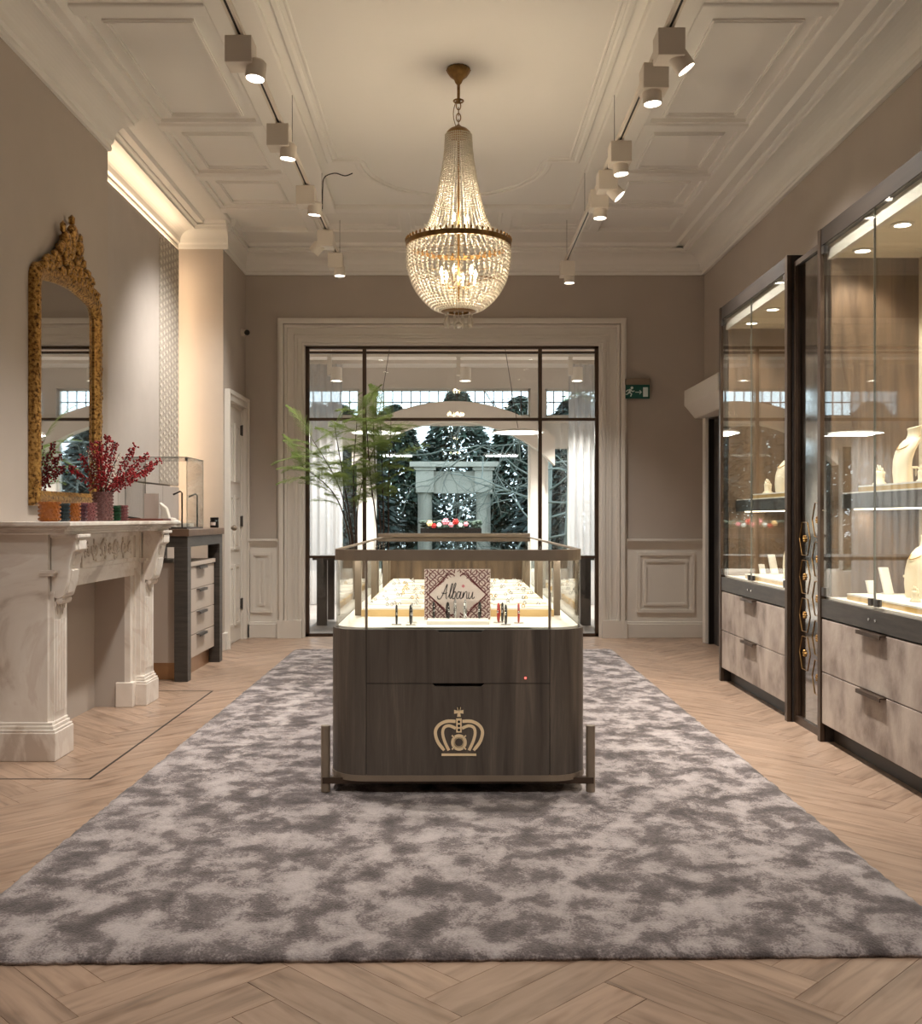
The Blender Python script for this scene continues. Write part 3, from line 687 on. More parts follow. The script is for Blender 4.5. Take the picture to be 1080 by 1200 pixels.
# printed display panel
PY = 4.50
pqx = lambda x: (x-VX)*PY/F
pqz = lambda y: HE-(y-VY)*PY/F
pan = thing('lattice_sign', 'printed white panel with maroon lattice and script lettering inside the glass case', 'sign', (pqx(535.5), PY, DK))
bx0, bx1, bz0, bz1 = pqx(497), pqx(574.5), DK, pqz(667)
B().box(bx0, bx1, PY, PY+.008, bz0, bz1).done('board', 'paper', pan)
W_, H_ = bx1-bx0, bz1-bz0; ccx, ccz = (bx0+bx1)/2, (bz0+bz1)/2
b = B(); yb = PY-.0012
def inside_diamond(x, z): return abs(x-ccx)/(W_*.44)+abs(z-ccz)/(H_*.47) < 1
def seg(p, q, wd=.0042):
    n = 6
    for i in range(n):
        a = (p[0]+(q[0]-p[0])*i/n, p[1]+(q[1]-p[1])*i/n); c = (p[0]+(q[0]-p[0])*(i+1)/n, p[1]+(q[1]-p[1])*(i+1)/n)
        m = ((a[0]+c[0])/2, (a[1]+c[1])/2)
        if inside_diamond(*m) or not (bx0+.002 < m[0] < bx1-.002 and bz0+.002 < m[1] < bz1-.002): continue
        ribbon(b, [a, c], wd, yb, PY)
hs = .019
for i in range(-8, 9):
    for j in range(-6, 7):
        hx = ccx+i*hs*1.9; hz = ccz+j*hs*1.75+(hs*.875 if i % 2 else 0)
        pts = [(hx+hs*.78*math.cos(PI/6+PI/3*t), hz+hs*.78*math.sin(PI/6+PI/3*t)) for t in range(6)]
        for t in range(6): seg(pts[t], pts[(t+1) % 6])
        if i % 2 == 0: seg((hx-hs*1.3, hz-hs*1.2), (hx+hs*1.3, hz+hs*1.2), .003)
        else: seg((hx-hs*1.3, hz+hs*1.2), (hx+hs*1.3, hz-hs*1.2), .003)
dm = [(ccx-W_*.44, ccz), (ccx-.04, ccz+H_*.40), (ccx-.02, ccz+H_*.40), (ccx-.012, ccz+H_*.36)]
for sx in (1, -1):
    for sz in (1, -1): ribbon(b, [(ccx+sx*(x-ccx), ccz+sz*(z-ccz)) for x, z in dm], .0055, yb, PY)
b.done('lattice_print', 'maroon_print', pan)
# script lettering "Albanu"
L_ = [[(0,.05),(.12,.0),(.3,.25),(.5,.75),(.62,1.0),(.6,.6),(.62,.1),(.72,.02)], [(.22,.42),(.45,.36),(.68,.44)], [(-.12,.2),(-.05,.02),(.12,.0)],
      [(.78,.1),(.95,.5),(1.08,.95),(1.0,1.02),(.93,.7),(.92,.15),(1.02,.02)],
      [(1.02,.05),(1.2,.5),(1.34,.98),(1.26,1.04),(1.18,.7),(1.14,.05)], [(1.15,.3),(1.3,.5),(1.42,.38),(1.34,.08),(1.2,.02),(1.14,.12)],
      [(1.78,.42),(1.62,.5),(1.5,.3),(1.52,.06),(1.66,.06),(1.78,.35),(1.84,.5),(1.78,.15),(1.86,.02),(1.96,.1)],
      [(1.98,.05),(2.04,.48),(2.05,.1),(2.06,.2),(2.2,.48),(2.32,.45),(2.32,.1),(2.4,.03),(2.48,.1)],
      [(2.5,.46),(2.5,.12),(2.6,.02),(2.74,.2),(2.82,.48),(2.8,.1),(2.88,.03),(3.0,.14)]]
b = B(); sc = W_*.56/3.1; tx, tz = ccx-W_*.285, ccz-.020
for st in L_: ribbon(b, [(tx+(p[0]+.12*p[1])*sc, tz+p[1]*sc*1.25) for p in spline(st, 5)], .0036, yb-.0004, PY)
b.done('lettering', 'ink', pan, label='dark script lettering')
b = B(); b.prism([(ccx+.026+.008*math.cos(PI/2*t), ccz+.037+.008*math.sin(PI/2*t)) for t in range(4)], 'y', yb, PY); b.done('rhombus_print', 'pink_ink', pan)
# bracelets on clear stands in front of the panel
def bracelet(x, y, mat, lab, h=.062, tilt=.15, dz=0.0):
    base = thing('bracelet', lab, 'bracelet', (x, y, DK+.004+dz), 'bracelets in the front of the case')
    pts = [(.0, .62*h/2*math.cos(t), h/2*math.sin(t)+h/2+.004) for t in [2*PI*i/20 for i in range(20)]]
    rot = Matrix.Rotation(tilt, 4, 'Z')
    B().tube(pts, .0042, 7, close=True).xf(rot).done('band', mat, base, smooth=True, world=False)
    B().ball((0, -.62*h/2-.002, h*.62), .006, 1, (.8, .6, 1.4)).ball((0, -.62*h/2+.004, h*.82), .005, 1).xf(rot).done('clasp', 'silver', base, smooth=True, world=False)
    st = B().box(-.02, .02, -.022, .022, 0, .0035).box(-.0015, .0015, -.004, .004, .0035, .03).done('bracelet_stand', 'acrylic')
    st.location = (x, y, DK+.0005+dz); st.rotation_euler = (0, 0, tilt); tag(st, 'small clear acrylic stand under a bracelet in the island case', 'stand', 'bracelet stands')
for i, (xx, yy, Y, m_, l_) in enumerate(((464.5,724,4.27,'black_gloss','black bracelet with silver clasp, alone on its stand'), (481,726,4.26,'black_gloss','black bracelet in the pair left of the lattice sign'), (482.5,722,4.36,'silver','silver bracelet in the pair left of the lattice sign'),
        (508,718,4.43,'black_gloss','black bracelet standing before the lattice sign'), (524.5,719,4.41,'black_gloss','black bracelet standing before the lattice sign'), (533,716,4.46,'silver','silver bracelet standing before the lattice sign'), (545,719,4.42,'silver','silver bracelet standing before the lattice sign'), (562,718,4.42,'black_gloss','black bracelet standing before the lattice sign'),
        (584,722,4.36,'red_gloss','red bracelet beside two black ones, right of the lattice sign'), (588.5,721,4.38,'black_gloss','black bracelet beside a red one, right of the lattice sign'), (592.5,726,4.27,'black_gloss','black bracelet beside a red one, right of the lattice sign'), (607.5,723,4.34,'red_gloss','red bracelet standing alone, right of the lattice sign'))):
    bracelet((xx-VX)*Y/F, Y, m_, l_, .075 if i not in (5, 6) else .085, random.uniform(.02, .22)*(1 if xx < 540 else -1), .0161 if 4.285 < Y < 4.41 and abs((xx-VX)*Y/F-CXM) < .11 else 0)
# ------------------------------------------------------------------ marble fireplace
fp = thing('marble_fireplace', 'veined white marble fireplace with carved corbels and relief frieze', 'fireplace', (-2.0, 5.68, 0))
def moulded(b, x1, y0, y1, z0, z1, back=XB): b.box(back, x1, y0, y1, z0, z1)
b = B()
for o_, z0, z1 in ((.0, 1.112, 1.132), (-.012, 1.106, 1.112), (-.022, 1.096, 1.106), (-.04, 1.084, 1.096), (-.052, 1.072, 1.084)): moulded(b, -1.775+o_, 4.745-o_, 6.63+o_, z0, z1)
b.done('mantel_shelf', 'marble', fp, bevel=.004)
for Y0, Y1, sg in ((4.86, 5.06, 1), (6.30, 6.52, -1)):
    # plinth, shaft with flutes, neck, corbel
    B().box(XB, -1.877, Y0-.03, Y1+.008, 0, .135).box(XB, -1.882, Y0-.024, Y1+.004, .135, .148).box(XB, -1.892, Y0-.014, Y1, .148, .165).box(XB, -1.90, Y0-.006, Y1-.004, .165, .18).done('plinth', 'marble', fp, bevel=.004)
    B().box(XB, -1.925, Y0, Y1, .18, 1.075).box(-1.93, -1.905, Y0+.025, Y1-.01, .18, .80).done('jamb', 'marble', fp)
    b = B()
    for k in range(4): y = Y0+.05+k*.034; b.tube([(-1.905, y, .22), (-1.905, y, .66)], .010, 8)
    b.done('reeding', 'marble', fp, smooth='auto')
    B().box(-1.96, -1.885, Y0-.014, Y1+.006, .888, .902).box(-1.96, -1.895, Y0-.008, Y1, .874, .888).done('neck_moulding', 'marble', fp)
    cb = B(); ya, yb2 = Y0+.03, Y1-.03
    cb.prism([(-1.92, 1.06), (-1.80, 1.06), (-1.80, .995), (-1.818, .985), (-1.83, .93), (-1.842, .84), (-1.862, .775), (-1.885, .762), (-1.92, .77)], 'y', ya, yb2)
    c_ = cb.done('corbel', 'marble', fp, bevel=.004)
    B().box(-1.92, -1.785, ya-.014, yb2+.014, 1.055, 1.072).box(-1.81, -1.792, ya+.02, yb2-.02, .998, 1.045).prism([(-1.83, .98), (-1.81, .975), (-1.826, .92), (-1.84, .925)], 'y', ya+.035, yb2-.035).prism([(-1.842, .905), (-1.828, .90), (-1.85, .79), (-1.865, .80)], 'y', ya+.03, yb2-.03).done('corbel_panel', 'marble', c_, bevel=.003)
    b = B()
    for k in range(5): y = ya+.012+k*(yb2-ya-.024)/4; b.ball((-1.885, y, .755), .017, 2, (1, .62, 1.2)); b.tube([(-1.903, y, .75), (-1.903, y, .66+.05*abs(k-2)/2)], [.007, .002], 6)
    b.done('gadroon', 'marble', c_, smooth=True)
    ys = (Y1, Y1+.085) if sg > 0 else (Y0-.085, Y0)
    B().box(-2.05, -1.945, *ys, .0, .15).done('slip_plinth', 'marble', fp, bevel=.004)
    ys = (Y1, Y1+.07) if sg > 0 else (Y0-.07, Y0)
    B().box(-2.0, -1.965, *ys, .15, .86).box(-2.0, -1.95, *((ys[0], ys[0]+.02) if sg > 0 else (ys[1]-.02, ys[1])), .15, .86).done('slip', 'marble', fp)
    B().box(XB, -2.0, *ys, 0, .86).done('side_board', 'wall_paint', fp)
B().box(-2.0, -1.955, 5.06, 6.30, .80, .87).box(XB, -1.94, 5.06, 6.30, .845, .875).box(XB, -1.93, 5.06, 6.30, .865, .885).done('lintel', 'marble', fp)
fr = B().box(XB, -1.935, 5.06, 6.30, .885, 1.075).box(-1.94, -1.925, 5.10, 5.30, .92, 1.05).done('frieze', 'marble', fp)
b = B(); y0, y1, z0, z1 = 5.33, 6.20, .912, 1.045
b.box(-1.936, -1.922, y0-.02, y1+.02, z0-.02, z0).box(-1.936, -1.922, y0-.02, y1+.02, z1, z1+.02).box(-1.936, -1.922, y0-.02, y0, z0, z1).box(-1.936, -1.922, y1, y1+.02, z0, z1)
b.done('relief_border', 'marble', fr)
b = B(); random.seed(3); zc = (z0+z1)/2; ym = (y0+y1)/2
for sg in (-1, 1):
    for kx, rr in ((.10, .05), (.24, .045), (.36, .035)):
        c0 = ym+sg*kx; tw = 1 if kx != .24 else -1
        b.tube([(-1.932, c0+sg*rr*(1-t/14)*math.cos(t), zc+tw*rr*(1-t/14)*math.sin(t)) for t in [i*.5 for i in range(22)]], [.0085-.0002*i for i in range(22)], 6)
        for q in range(6):
            a = random.uniform(0, 6.28); b.ball((-1.933, c0+rr*1.05*math.cos(a), zc+rr*1.05*math.sin(a)), .014, 1, (.6, random.uniform(.6, 1.5), random.uniform(.6, 1.4)))
for q in range(8): a = q*PI/4; b.ball((-1.932, ym+.022*math.cos(a), zc+.022*math.sin(a)), .013, 1, (.6, 1, 1))
b.done('relief_carving', 'marble', fr, smooth=True)
B().box(XB, XB+.018, 5.06, 6.30, 0, .86).done('back_board', 'wall_paint', fp)
# ------------------------------------------------------------------ gilt mirror
MX = XB; my0, my1, mz0, mz1 = 5.30, 6.30, 1.215, 2.50; mm = (my0+my1)/2
mir = thing('gilt_mirror', 'antique gilt wall mirror with arched top and carved crest above the mantel', 'mirror', (MX, mm, mz0))
def mout(o_):
    y0, y1, z0, z1 = my0+o_, my1-o_, mz0+o_, mz1-o_
    r = .10; pts = [(y0, z0), (y1, z0)]
    pts += [(y1-r+r*math.cos(a), z1-r+r*math.sin(a)) for a in [PI/2*.85*i/5 for i in range(6)]]
    e = pts[-1]; s_ = (y0+y1)-e[0]
    for i in range(1, 10):
        t = i/10; pts.append((e[0]+(s_-e[0])*t, e[1]+.03*math.sin(PI*t)))
    pts += [(y0+r-r*math.cos(a), z1-r+r*math.sin(a)) for a in [PI/2*.85*(5-i)/5 for i in range(6)]]
    return pts
b = B(); secs = [(0, 0), (0, .022), (.012, .04), (.03, .05), (.055, .046), (.068, .03), (.08, .02), (.08, 0)]
vs = [[b.bm.verts.new((MX+x+.001, y, z)) for y, z in mout(o_)] for o_, x in secs]
for p, q in zip(vs, vs[1:]):
    n = len(p)
    for i in range(n): b.bm.faces.new((p[i], p[(i+1) % n], q[(i+1) % n], q[i]))
b.done('frame', 'antique_gold', mir, smooth='auto')
B().prism(mout(.078), 'x', MX+.006, MX+.014).done('mirror_glass', 'mirror', mir)
b = B(); random.seed(11); zt_ = mz1+.05
for i in range(230):     # carved crest: leaves, flowers and scrolls heaped to a point
    t = random.uniform(-1, 1); hmax = .25*(1-abs(t)**1.3)+.03; h = random.random()**.8*hmax
    y = mm+t*.42*(1-.38*h/.26); base = mz1-.035+.03*(1-t*t)
    b.ball((MX+.03+random.uniform(-.005, .022), y, base+h), random.uniform(.014, .03), 1, (.8, random.uniform(.5, 1.3), random.uniform(.6, 1.4)))
for sg in (-1, 1):
    b.tube([(MX+.035, mm+sg*(.36-.05*t+.04*math.cos(t*1.3)), mz1-.03+.03*t+.03*math.sin(t*1.3)) for t in [i*.3 for i in range(18)]], [.018-.0006*i for i in range(18)], 6)
    for k in range(10): b.ball((MX+.04, mm+sg*(.46-.025*k), mz1-.05+.012*k), .016, 1)
b.ball((MX+.04, mm, mz1+.335), .026, 1, (.8, .8, 1.3)); b.ball((MX+.045, mm, mz1+.26), .05, 2, (.6, 1, 1.1))
for sg in (-1, 1): b.ball((MX+.045, mm+sg*.10, mz1+.20), .045, 2, (.6, .9, 1.2)); b.ball((MX+.04, mm+sg*.13, mz1+.26), .03, 1, (.6, .8, 1.3))
b.done('crest', 'antique_gold', mir, smooth=True)
b = B(); random.seed(5)
for s_ in range(2):
    for k in range(40):
        z = mz0+.03+k*(mz1-mz0-.12)/40; y = (my0+.03, my1-.03)[s_]; b.ball((MX+.046, y+random.uniform(-.012, .012), z), random.uniform(.008, .014), 1, (.6, .9, 1.4))
b.done('frame_carving', 'antique_gold', mir, smooth=True)
# ------------------------------------------------------------------ glazed wall cabinets
KX = 1.885; KB = 2.395; KT = 2.634
def cabinet(y0, y1, label, lights_y):
    """front plane at KX, back at KB, from y0 (near) to y1 (far)"""
    c = thing('display_cabinet', label, 'cabinet', ((KX+KB)/2, (y0+y1)/2, 0))
    t = .042
    for a, b_ in ((y0, y0+t), (y1-t, y1)):
        B().box(KX+.02, KB, a, b_, 0, KT).done('side_panel', 'wenge', c)
        B().box(KX-.002, KX+.028, a, b_, 0, KT).done('post', 'dark_bronze', c, bevel=.002)
    for a, b_ in ((y0+t, y0+t+.02), (y1-t-.02, y1-t)): B().box(KX+.05, KB-.01, a, b_, .735, 2.48).done('inner_panel', 'walnut', c)
    B().box(KB-.015, KB, y0+t, y1-t, .64, 2.5).done('back_panel', 'cream_lacquer', c)
    B().box(KX+.004, KB, y0+t, y1-t, 2.548, KT).done('header', 'wenge', c)
    B().box(KX+.06, KB, y0+t, y1-t, 2.48, 2.548).done('inner_ceiling', 'cream_lacquer', c)
    B().box(KX+.035, KX+.06, y0+t, y1-t, 2.475, 2.546).done('light_trim', 'white_metal', c)
    B().box(KX+.004, KB-.015, y0+t, y1-t, .642, .735).done('deck_rail', 'ash_dark', c)
    B().box(KX+.03, KB-.015, y0+t, y1-t, .735, .745).done('deck', 'white_leather', c)
    sh = B().box(KX+.10, KB-.015, y0+t+.021, y1-t-.021, 1.197, 1.272).done('shelf', 'ash_dark', c)
    B().box(KX+.105, KB-.016, y0+t+.022, y1-t-.022, 1.272, 1.279).done('shelf_pad', 'white_leather', sh)
    B().box(KX+.16, KX+.18, y0+t+.03, y1-t-.03, 1.190, 1.197).done('led_strip', 'led', sh)
    lamp('AREA', 'shelf_light', (KX+.22, (y0+y1)/2, 1.188), 5, c, WARM, .05, y1-y0-.2)
    B().box(KX+.07, KB, y0+t, y1-t, 0, .095).done('plinth', 'wenge', c)
    B().box(KX+.03, KB, y0+t, y1-t, .095, .642).done('drawer_box', 'dark_gap', c)
    ym = (y0+y1)/2
    for z0, z1 in ((.098, .359), (.364, .632)):
        d_ = B().box(KX+.006, KX+.03, y0+t+.003, y1-t-.003, z0, z1).done('drawer', 'suede', c, bevel=.002)
        B().box(KX-.024, KX+.008, ym-.135, ym+.135, z1-.004, z1+.002).box(KX-.024, KX-.020, ym-.135, ym+.135, z1-.016, z1-.004).done('drawer_pull', 'dark_bronze', d_)
    for a, b_ in ((y0+t+.004, ym-.0015), (ym+.0015, y1-t-.004)):
        g = B().box(KX+.008, KX+.016, a, b_, .75, 2.545).done('glass_door', 'cabinet_glass', c)
        B().box(KX+.0075, KX+.0165, b_-.0012 if b_ < ym else a, b_ if b_ < ym else a+.0012, .75, 2.545).done('glass_edge', 'glass_edge', g)
        yy = b_-.035 if b_ > ym else a+.005
        for z in (.752, 2.50): B().box(KX+.001, KX+.024, yy, yy+.03, z, z+.042).done('door_hinge', 'graphite', g)
        yl = b_-.05 if b_ < ym else a+.02
        B().box(KX+.002, KX+.022, yl, yl+.032, .752, .785).done('lock', 'graphite', g)
        B().cyl((KX+.003, yl+.016, .69), (KX-.003, yl+.016, .69), .007, n=12).done('lock_button', 'chrome', c)
    for y in lights_y:
        for x in (KX+.145,):
            r_ = B().lathe([(.050, 0), (.050, -.006), (.036, -.008), (.036, 0)], (x, y, 2.48), 20).done('downlight_ring', 'white_metal', c, smooth='auto')
            B().cyl((x, y, 2.4755), (x, y, 2.4735), .037, n=20).done('downlight_lens', 'downlight', r_)
            lamp('SPOT', 'downlight_beam', (x, y, 2.468), 24, c, WARM, .035, angle=120, blend=.6)
    return c
cabinet(5.78, 7.26, 'tall glazed jewellery cabinet beside the white roller box, with suede drawers', (6.06, 6.51, 6.97))
cabinet(3.92, 5.30, 'tall glazed jewellery cabinet with suede drawers, farther from the white roller box', (4.18, 4.63, 5.08))
# mirrored filler with gold lattice between the cabinets
fl = thing('mirror_filler', 'narrow bronze framed mirror strip with gold lattice between the two cabinets', 'mirror', (1.95, 5.54, 0))
fx = KX+.055
B().box(fx, KB, 5.302, 5.778, 0, KT-.04).done('backing', 'wenge', fl)
B().box(fx-.004, fx, 5.33, 5.75, .04, KT-.07).done('mirror_glass', 'aged_mirror', fl)
for a, b_, z0, z1 in ((5.302, 5.33, 0, KT-.04), (5.75, 5.778, 0, KT-.04), (5.33, 5.75, 0, .04), (5.33, 5.75, KT-.07, KT-.04)): B().box(fx-.018, fx, a, b_, z0, z1).done('frame', 'dark_bronze', fl)
for iz in range(5):
    for iy in range(2):
        yc, zc = 5.44+.20*iy, .30+iz*.21+(.105 if iy else 0)
        if zc > 1.22: continue
        pts = [(fx-.006, yc+.085*math.cos(PI/3*q), zc+.105*math.sin(PI/3*q)) for q in range(6)]
        B().tube(pts, .002, 6, close=True).done('lattice_hexagon', 'antique_brass', fl)
        b = B()
        for q in range(6): b.ball((fx-.006, yc+.014*math.cos(PI/3*q), zc+.014*math.sin(PI/3*q)), .008, 1)
        b.ball((fx-.008, yc, zc), .007, 1); b.done('rosette', 'antique_gold', fl, smooth=True)
# --- things on the cabinet shelves
def bust(x, y, z, h, rz, label):       # curved neck stand
    b = B(); rings = []
    prof = [(0, -.02, .19, .13), (.03, -.02, .20, .14), (.22, -.045, .20, .135), (.42, -.03, .22, .13), (.58, .02, .25, .12), (.70, .09, .26, .10), (.77, .14, .22, .10), (.82, .17, .14, .11), (.88, .185, .115, .105), (.95, .19, .115, .105), (1.0, .195, .13, .12)]
    for t, yo, wx_, wy_ in prof:
        tl_ = .28 if t > .8 else 0
        rings.append([(wx_*h*math.cos(a), (yo+wy_*math.sin(a))*h, t*h-tl_*wy_*h*math.sin(a)*(-1)) for a in [2*PI*k/20 for k in range(20)]])
    b.rings(rings); o = b.done('necklace_bust', 'ivory', smooth='auto'); o.location = (x, y, z); o.rotation_euler = (0, 0, rz); tag(o, label, 'jewellery stand', 'necklace busts in the cabinets')
    n = B(); n.tube([(.17*h*math.cos(a), (.09+.205*math.sin(a) if math.sin(a) < 0 else .09+.19*math.sin(a))*h, (.74+.14*math.sin(a))*h) for a in [2*PI*k/24 for k in range(24)]], .0025, 5, close=True)
    nk = n.done('necklace', 'gold_edge', o, world=False)
def tray(x0, x1, y0, y1, z, label, rz=0):
    cx, cy = (x0+x1)/2, (y0+y1)/2
    t_ = thing('shelf_tray', label, 'tray', (cx, cy, z), 'gold edged trays in the cabinets')
    B().box(x0, x1, y0, y1, z, z+.022).done('tray_edge', 'gold_edge', t_); B().box(x0-.001, x1-.003, y0+.002, y1-.002, z+.022, z+.030).done('pad', 'white_leather', t_)
def easel(x, y, z, h, label, wd=.05):        # sloping card stand
    o = B().prism([(0, 0), (.012, 0), (.012+.35*h, h), (.35*h, h)], 'y', -wd/2, wd/2).box(.0, .35*h*.9, -wd/2*.8, wd/2*.8, 0, .006).done('earring_stand', 'white_leather'); o.location = (x, y, z); o.rotation_euler = (0, 0, PI*.58); tag(o, label, 'jewellery stand', 'earring stands in the cabinets')
def tstand(x, y, z, h, label):
    o = thing('ring_stand', label, 'jewellery stand', (x, y, z), 'small stands in the cabinets')
    B().lathe([(.022, 0), (.022, .006), (.006, .012), (.005, h)], (x, y, z), 14).done('stem', 'ivory', o, smooth='auto')
    B().cyl((x-.028, y, z+h), (x+.028, y, z+h), .006, n=10).done('crossbar', 'ivory', o, smooth='auto')
    B().tube([(x+.018, y+.006*math.cos(t), z+h-.02+.02*math.sin(t)) for t in [2*PI*i/12 for i in range(12)]], .0025, 6, close=True).done('ring', 'silver', o)
def handstand(x, y, z, h, label):
    b = B(); b.lathe([(.34*h, 0), (.34*h, .08*h), (.22*h, .2*h), (.24*h, .5*h), (.26*h, .62*h), (.2*h, .70*h)], (0, 0, 0), 14)
    for k, (dx, hh) in enumerate(((-.18, .88), (-.06, 1.0), (.06, .97), (.18, .84))): b.tube([(dx*h, 0, .6*h), (dx*1.1*h, -.05*h, hh*h)], [.06*h, .035*h], 7)
    b.tube([(.2*h, 0, .4*h), (.36*h, -.06*h, .62*h)], [.06*h, .035*h], 7)
    o = b.done('hand_stand', 'ivory', smooth=True); o.location = (x, y, z); o.rotation_euler = (0, 0, -PI*.35); tag(o, label, 'jewellery stand', 'small stands in the cabinets')
SZ, DZ2 = 1.279, .745
for yc, nm in ((4.84, 'second cabinet from the roller box'), (6.62, 'cabinet beside the roller box')):
    yn = 3.99 if yc < 5 else 5.86
    tray(KX+.115, KX+.45, yn, yc+.22, SZ, 'gold edged white tray on the upper shelf of the '+nm)
    bust(KX+.245, yc, SZ+.031, .27, -PI*.46, 'tall ivory necklace bust on the upper shelf of the '+nm)
    bust(KX+.30, yc-.42, SZ+.031, .22, -PI*.46, 'shorter ivory necklace bust on the upper shelf of the '+nm)
    handstand(KX+.20, yc+.17, SZ+.031, .10, 'ivory hand-shaped stand on the upper shelf of the '+nm)
    tstand(KX+.34, yc+.13, SZ+.031, .085, 'ivory T-bar stand on the upper shelf of the '+nm)
    handstand(KX+.23, yc-.22, SZ+.031, .08, 'small ivory hand stand on the upper tray of the '+nm)
    tray(KX+.075, KX+.45, yn, yc+.26, DZ2, 'gold edged white tray on the lower deck of the '+nm)
    bust(KX+.29, yc-.04, DZ2+.031, .30, -PI*.46, 'ivory necklace bust on the lower deck of the '+nm)
    easel(KX+.25, yc+.17, DZ2+.031, .13, 'tall sloping white stand on the lower tray of the '+nm)
    easel(KX+.18, yc+.20, DZ2+.031, .065, 'low sloping white stand on the lower tray of the '+nm, .04)
    tstand(KX+.34, yc+.16, DZ2+.031, .09, 'ivory T-bar stand on the lower tray of the '+nm)
    handstand(KX+.18, yc-.26, DZ2+.031, .07, 'small ivory hand stand on the lower tray of the '+nm)
# ------------------------------------------------------------------ alcove panels with light behind them
PX = XA+.085
pn = thing('alcove_panels', 'plain and patterned upholstered wall panels lit from behind in the alcove', 'wall panel', (PX, 7.6, 1.2))
B().box(XA+.002, PX-.055, 6.56, 8.62, 1.085, 3.36).done('batten_board', 'panel_fabric', pn)
B().box(PX-.02, PX, 6.53, 8.095, 1.42, 3.42).done('plain_panel', 'panel_fabric', pn, bevel=.004)
pp = B().box(PX-.02, PX, 8.105, 8.68, 1.42, 3.42).done('pattern_panel', 'pattern_fabric', pn, bevel=.004)
b = B()
for i in range(7):
    for j in range(34):
        yy = 8.15+i*.08; zz = 1.46+j*.0575+(.029 if i % 2 else 0)
        if zz > 3.39: continue
        b.prism([(yy-.026, zz), (yy, zz-.020), (yy+.026, zz), (yy, zz+.020)], 'x', PX-.001, PX+.004)
b.done('raised_pattern', 'pattern_raised', pp, kind='stuff')
for y0, y1 in ((6.53, 7.10), (7.11, 7.68), (7.69, 8.20), (8.21, 8.68)):
    B().box(PX-.02, PX, y0, y1, 1.085, 1.41).done('lower_panel', 'panel_fabric', pn, bevel=.003)
B().box(XA+.004, XA+.014, 8.64, 8.655, 1.0, 3.36).done('led_strip', 'led', pn)
B().box(XA+.004, XA+.02, 6.56, 8.62, 3.365, 3.38).done('led_strip', 'led', pn)
lamp('AREA', 'cove_light', (XA+.045, 7.6, 3.37), 5.5, pn, (1, .72, .45), .02, 2.1, rot=(PI, 0, 0))
lamp('AREA', 'cove_light', (XA+.045, 8.68, 2.2), 5.5, pn, (1, .72, .45), 2.3, .02, rot=(PI/2, PI/2, 0))
# ------------------------------------------------------------------ tall side counter with drawers in the alcove
tb = thing('side_counter', 'dark framed high counter with a drawer unit beneath, by the alcove', 'table', (-2.1, 7.72, 0))
ty0, ty1, tx0, tx1 = 7.18, 8.26, -2.40, -1.862
for x in (tx0, tx1-.095):
    for y in (ty0, ty1-.095): B().box(x, x+.095, y, y+.095, 0, .945).done('leg', 'ash_dark', tb, bevel=.003)
B().box(tx0, tx1, ty0, ty1, .945, 1.02).done('apron', 'ash_dark', tb, bevel=.003)
B().box(tx0-.0, tx1+.012, ty0-.012, ty1+.012, 1.02, 1.072).done('top', 'brown_top', tb, bevel=.004)
ch = B().box(-2.33, -1.925, 7.28, 8.16, .12, .80).done('drawer_unit', 'greige_lacquer', tb)
B().box(-2.335, -1.895, 7.277, 8.163, .80, .83).done('unit_top', 'greige_lacquer', ch)
B().box(-2.31, -1.945, 7.285, 8.15, 0, .12).done('unit_plinth', 'brass_plinth', ch)
for z0, z1 in ((.13, .292), (.297, .459), (.464, .626), (.631, .793)):
    dd = B().box(-1.925, -1.905, 7.282, 8.158, z0, z1).done('drawer', 'greige_lacquer', tb, bevel=.002)
    B().box(-1.906, -1.878, 7.60, 7.84, z1-.008, z1-.003).box(-1.882, -1.878, 7.60, 7.84, z1-.022, z1-.008).done('drawer_pull', 'graphite', dd)
TZ = 1.072
vt = thing('glass_vitrine', 'small frameless glass showcase standing on the side counter', 'showcase', (-2.1, 7.5, TZ))
vx0, vx1, vy0, vy1, vz = -2.32, -1.885, 7.25, 7.72, 1.583
for a in ((vx0, vx1, vy0, vy0+.006), (vx0, vx1, vy1-.006, vy1), (vx0, vx0+.006, vy0+.006, vy1-.006), (vx1-.006, vx1, vy0+.006, vy1-.006)): B().box(*a, TZ+.012, vz-.008).done('glass_pane', 'clear_glass', vt)
B().box(vx0, vx1, vy0, vy1, vz-.008, vz).done('glass_top', 'clear_glass', vt)
B().box(vx0, vx1, vy0, vy1, TZ, TZ+.012).done('vitrine_base', 'graphite', vt)
for x in (vx0, vx1):
    for y in (vy0, vy1): B().box(x-.002, x+.002, y-.002, y+.002, TZ+.012, vz).done('glass_seam', 'glass_edge', vt)
for (p, q) in (((vx0, vy0), (vx1, vy0)), ((vx1, vy0), (vx1, vy1)), ((vx0, vy1), (vx1, vy1)), ((vx0, vy0), (vx0, vy1))): B().tube([(*p, vz-.002), (*q, vz-.002)], .0028, 4).done('glass_rim', 'glass_edge', vt)
B().box(vx1-.014, vx1+.003, vy0-.003, vy0+.014, vz-.03, vz-.006).done('corner_clip', 'graphite', vt)
for x, y, h in ((-1.925, 7.27, .255), (-1.90, 7.60, .245)):
    hk = B().tube([(x, y, TZ+.012), (x, y, TZ+h), (x-.012, y, TZ+h+.012), (x-.055, y-.03, TZ+h-.012)], .006, 8).done('necklace_hook', 'black_metal', smooth=True)
    tag(hk, 'thin black hooked rod in the glass showcase, '+('by its front corner' if y < 7.4 else 'farther from its front corner'), 'rod', 'hooked rods in the showcase')
w_ = B().prism(rrect(-2.0, -1.90, 7.40, 7.52, .02), 'z', TZ+.0125, TZ+.04).done('ring_block', 'white_leather'); tag(w_, 'low white block in the glass showcase under the hooked rods', 'block')
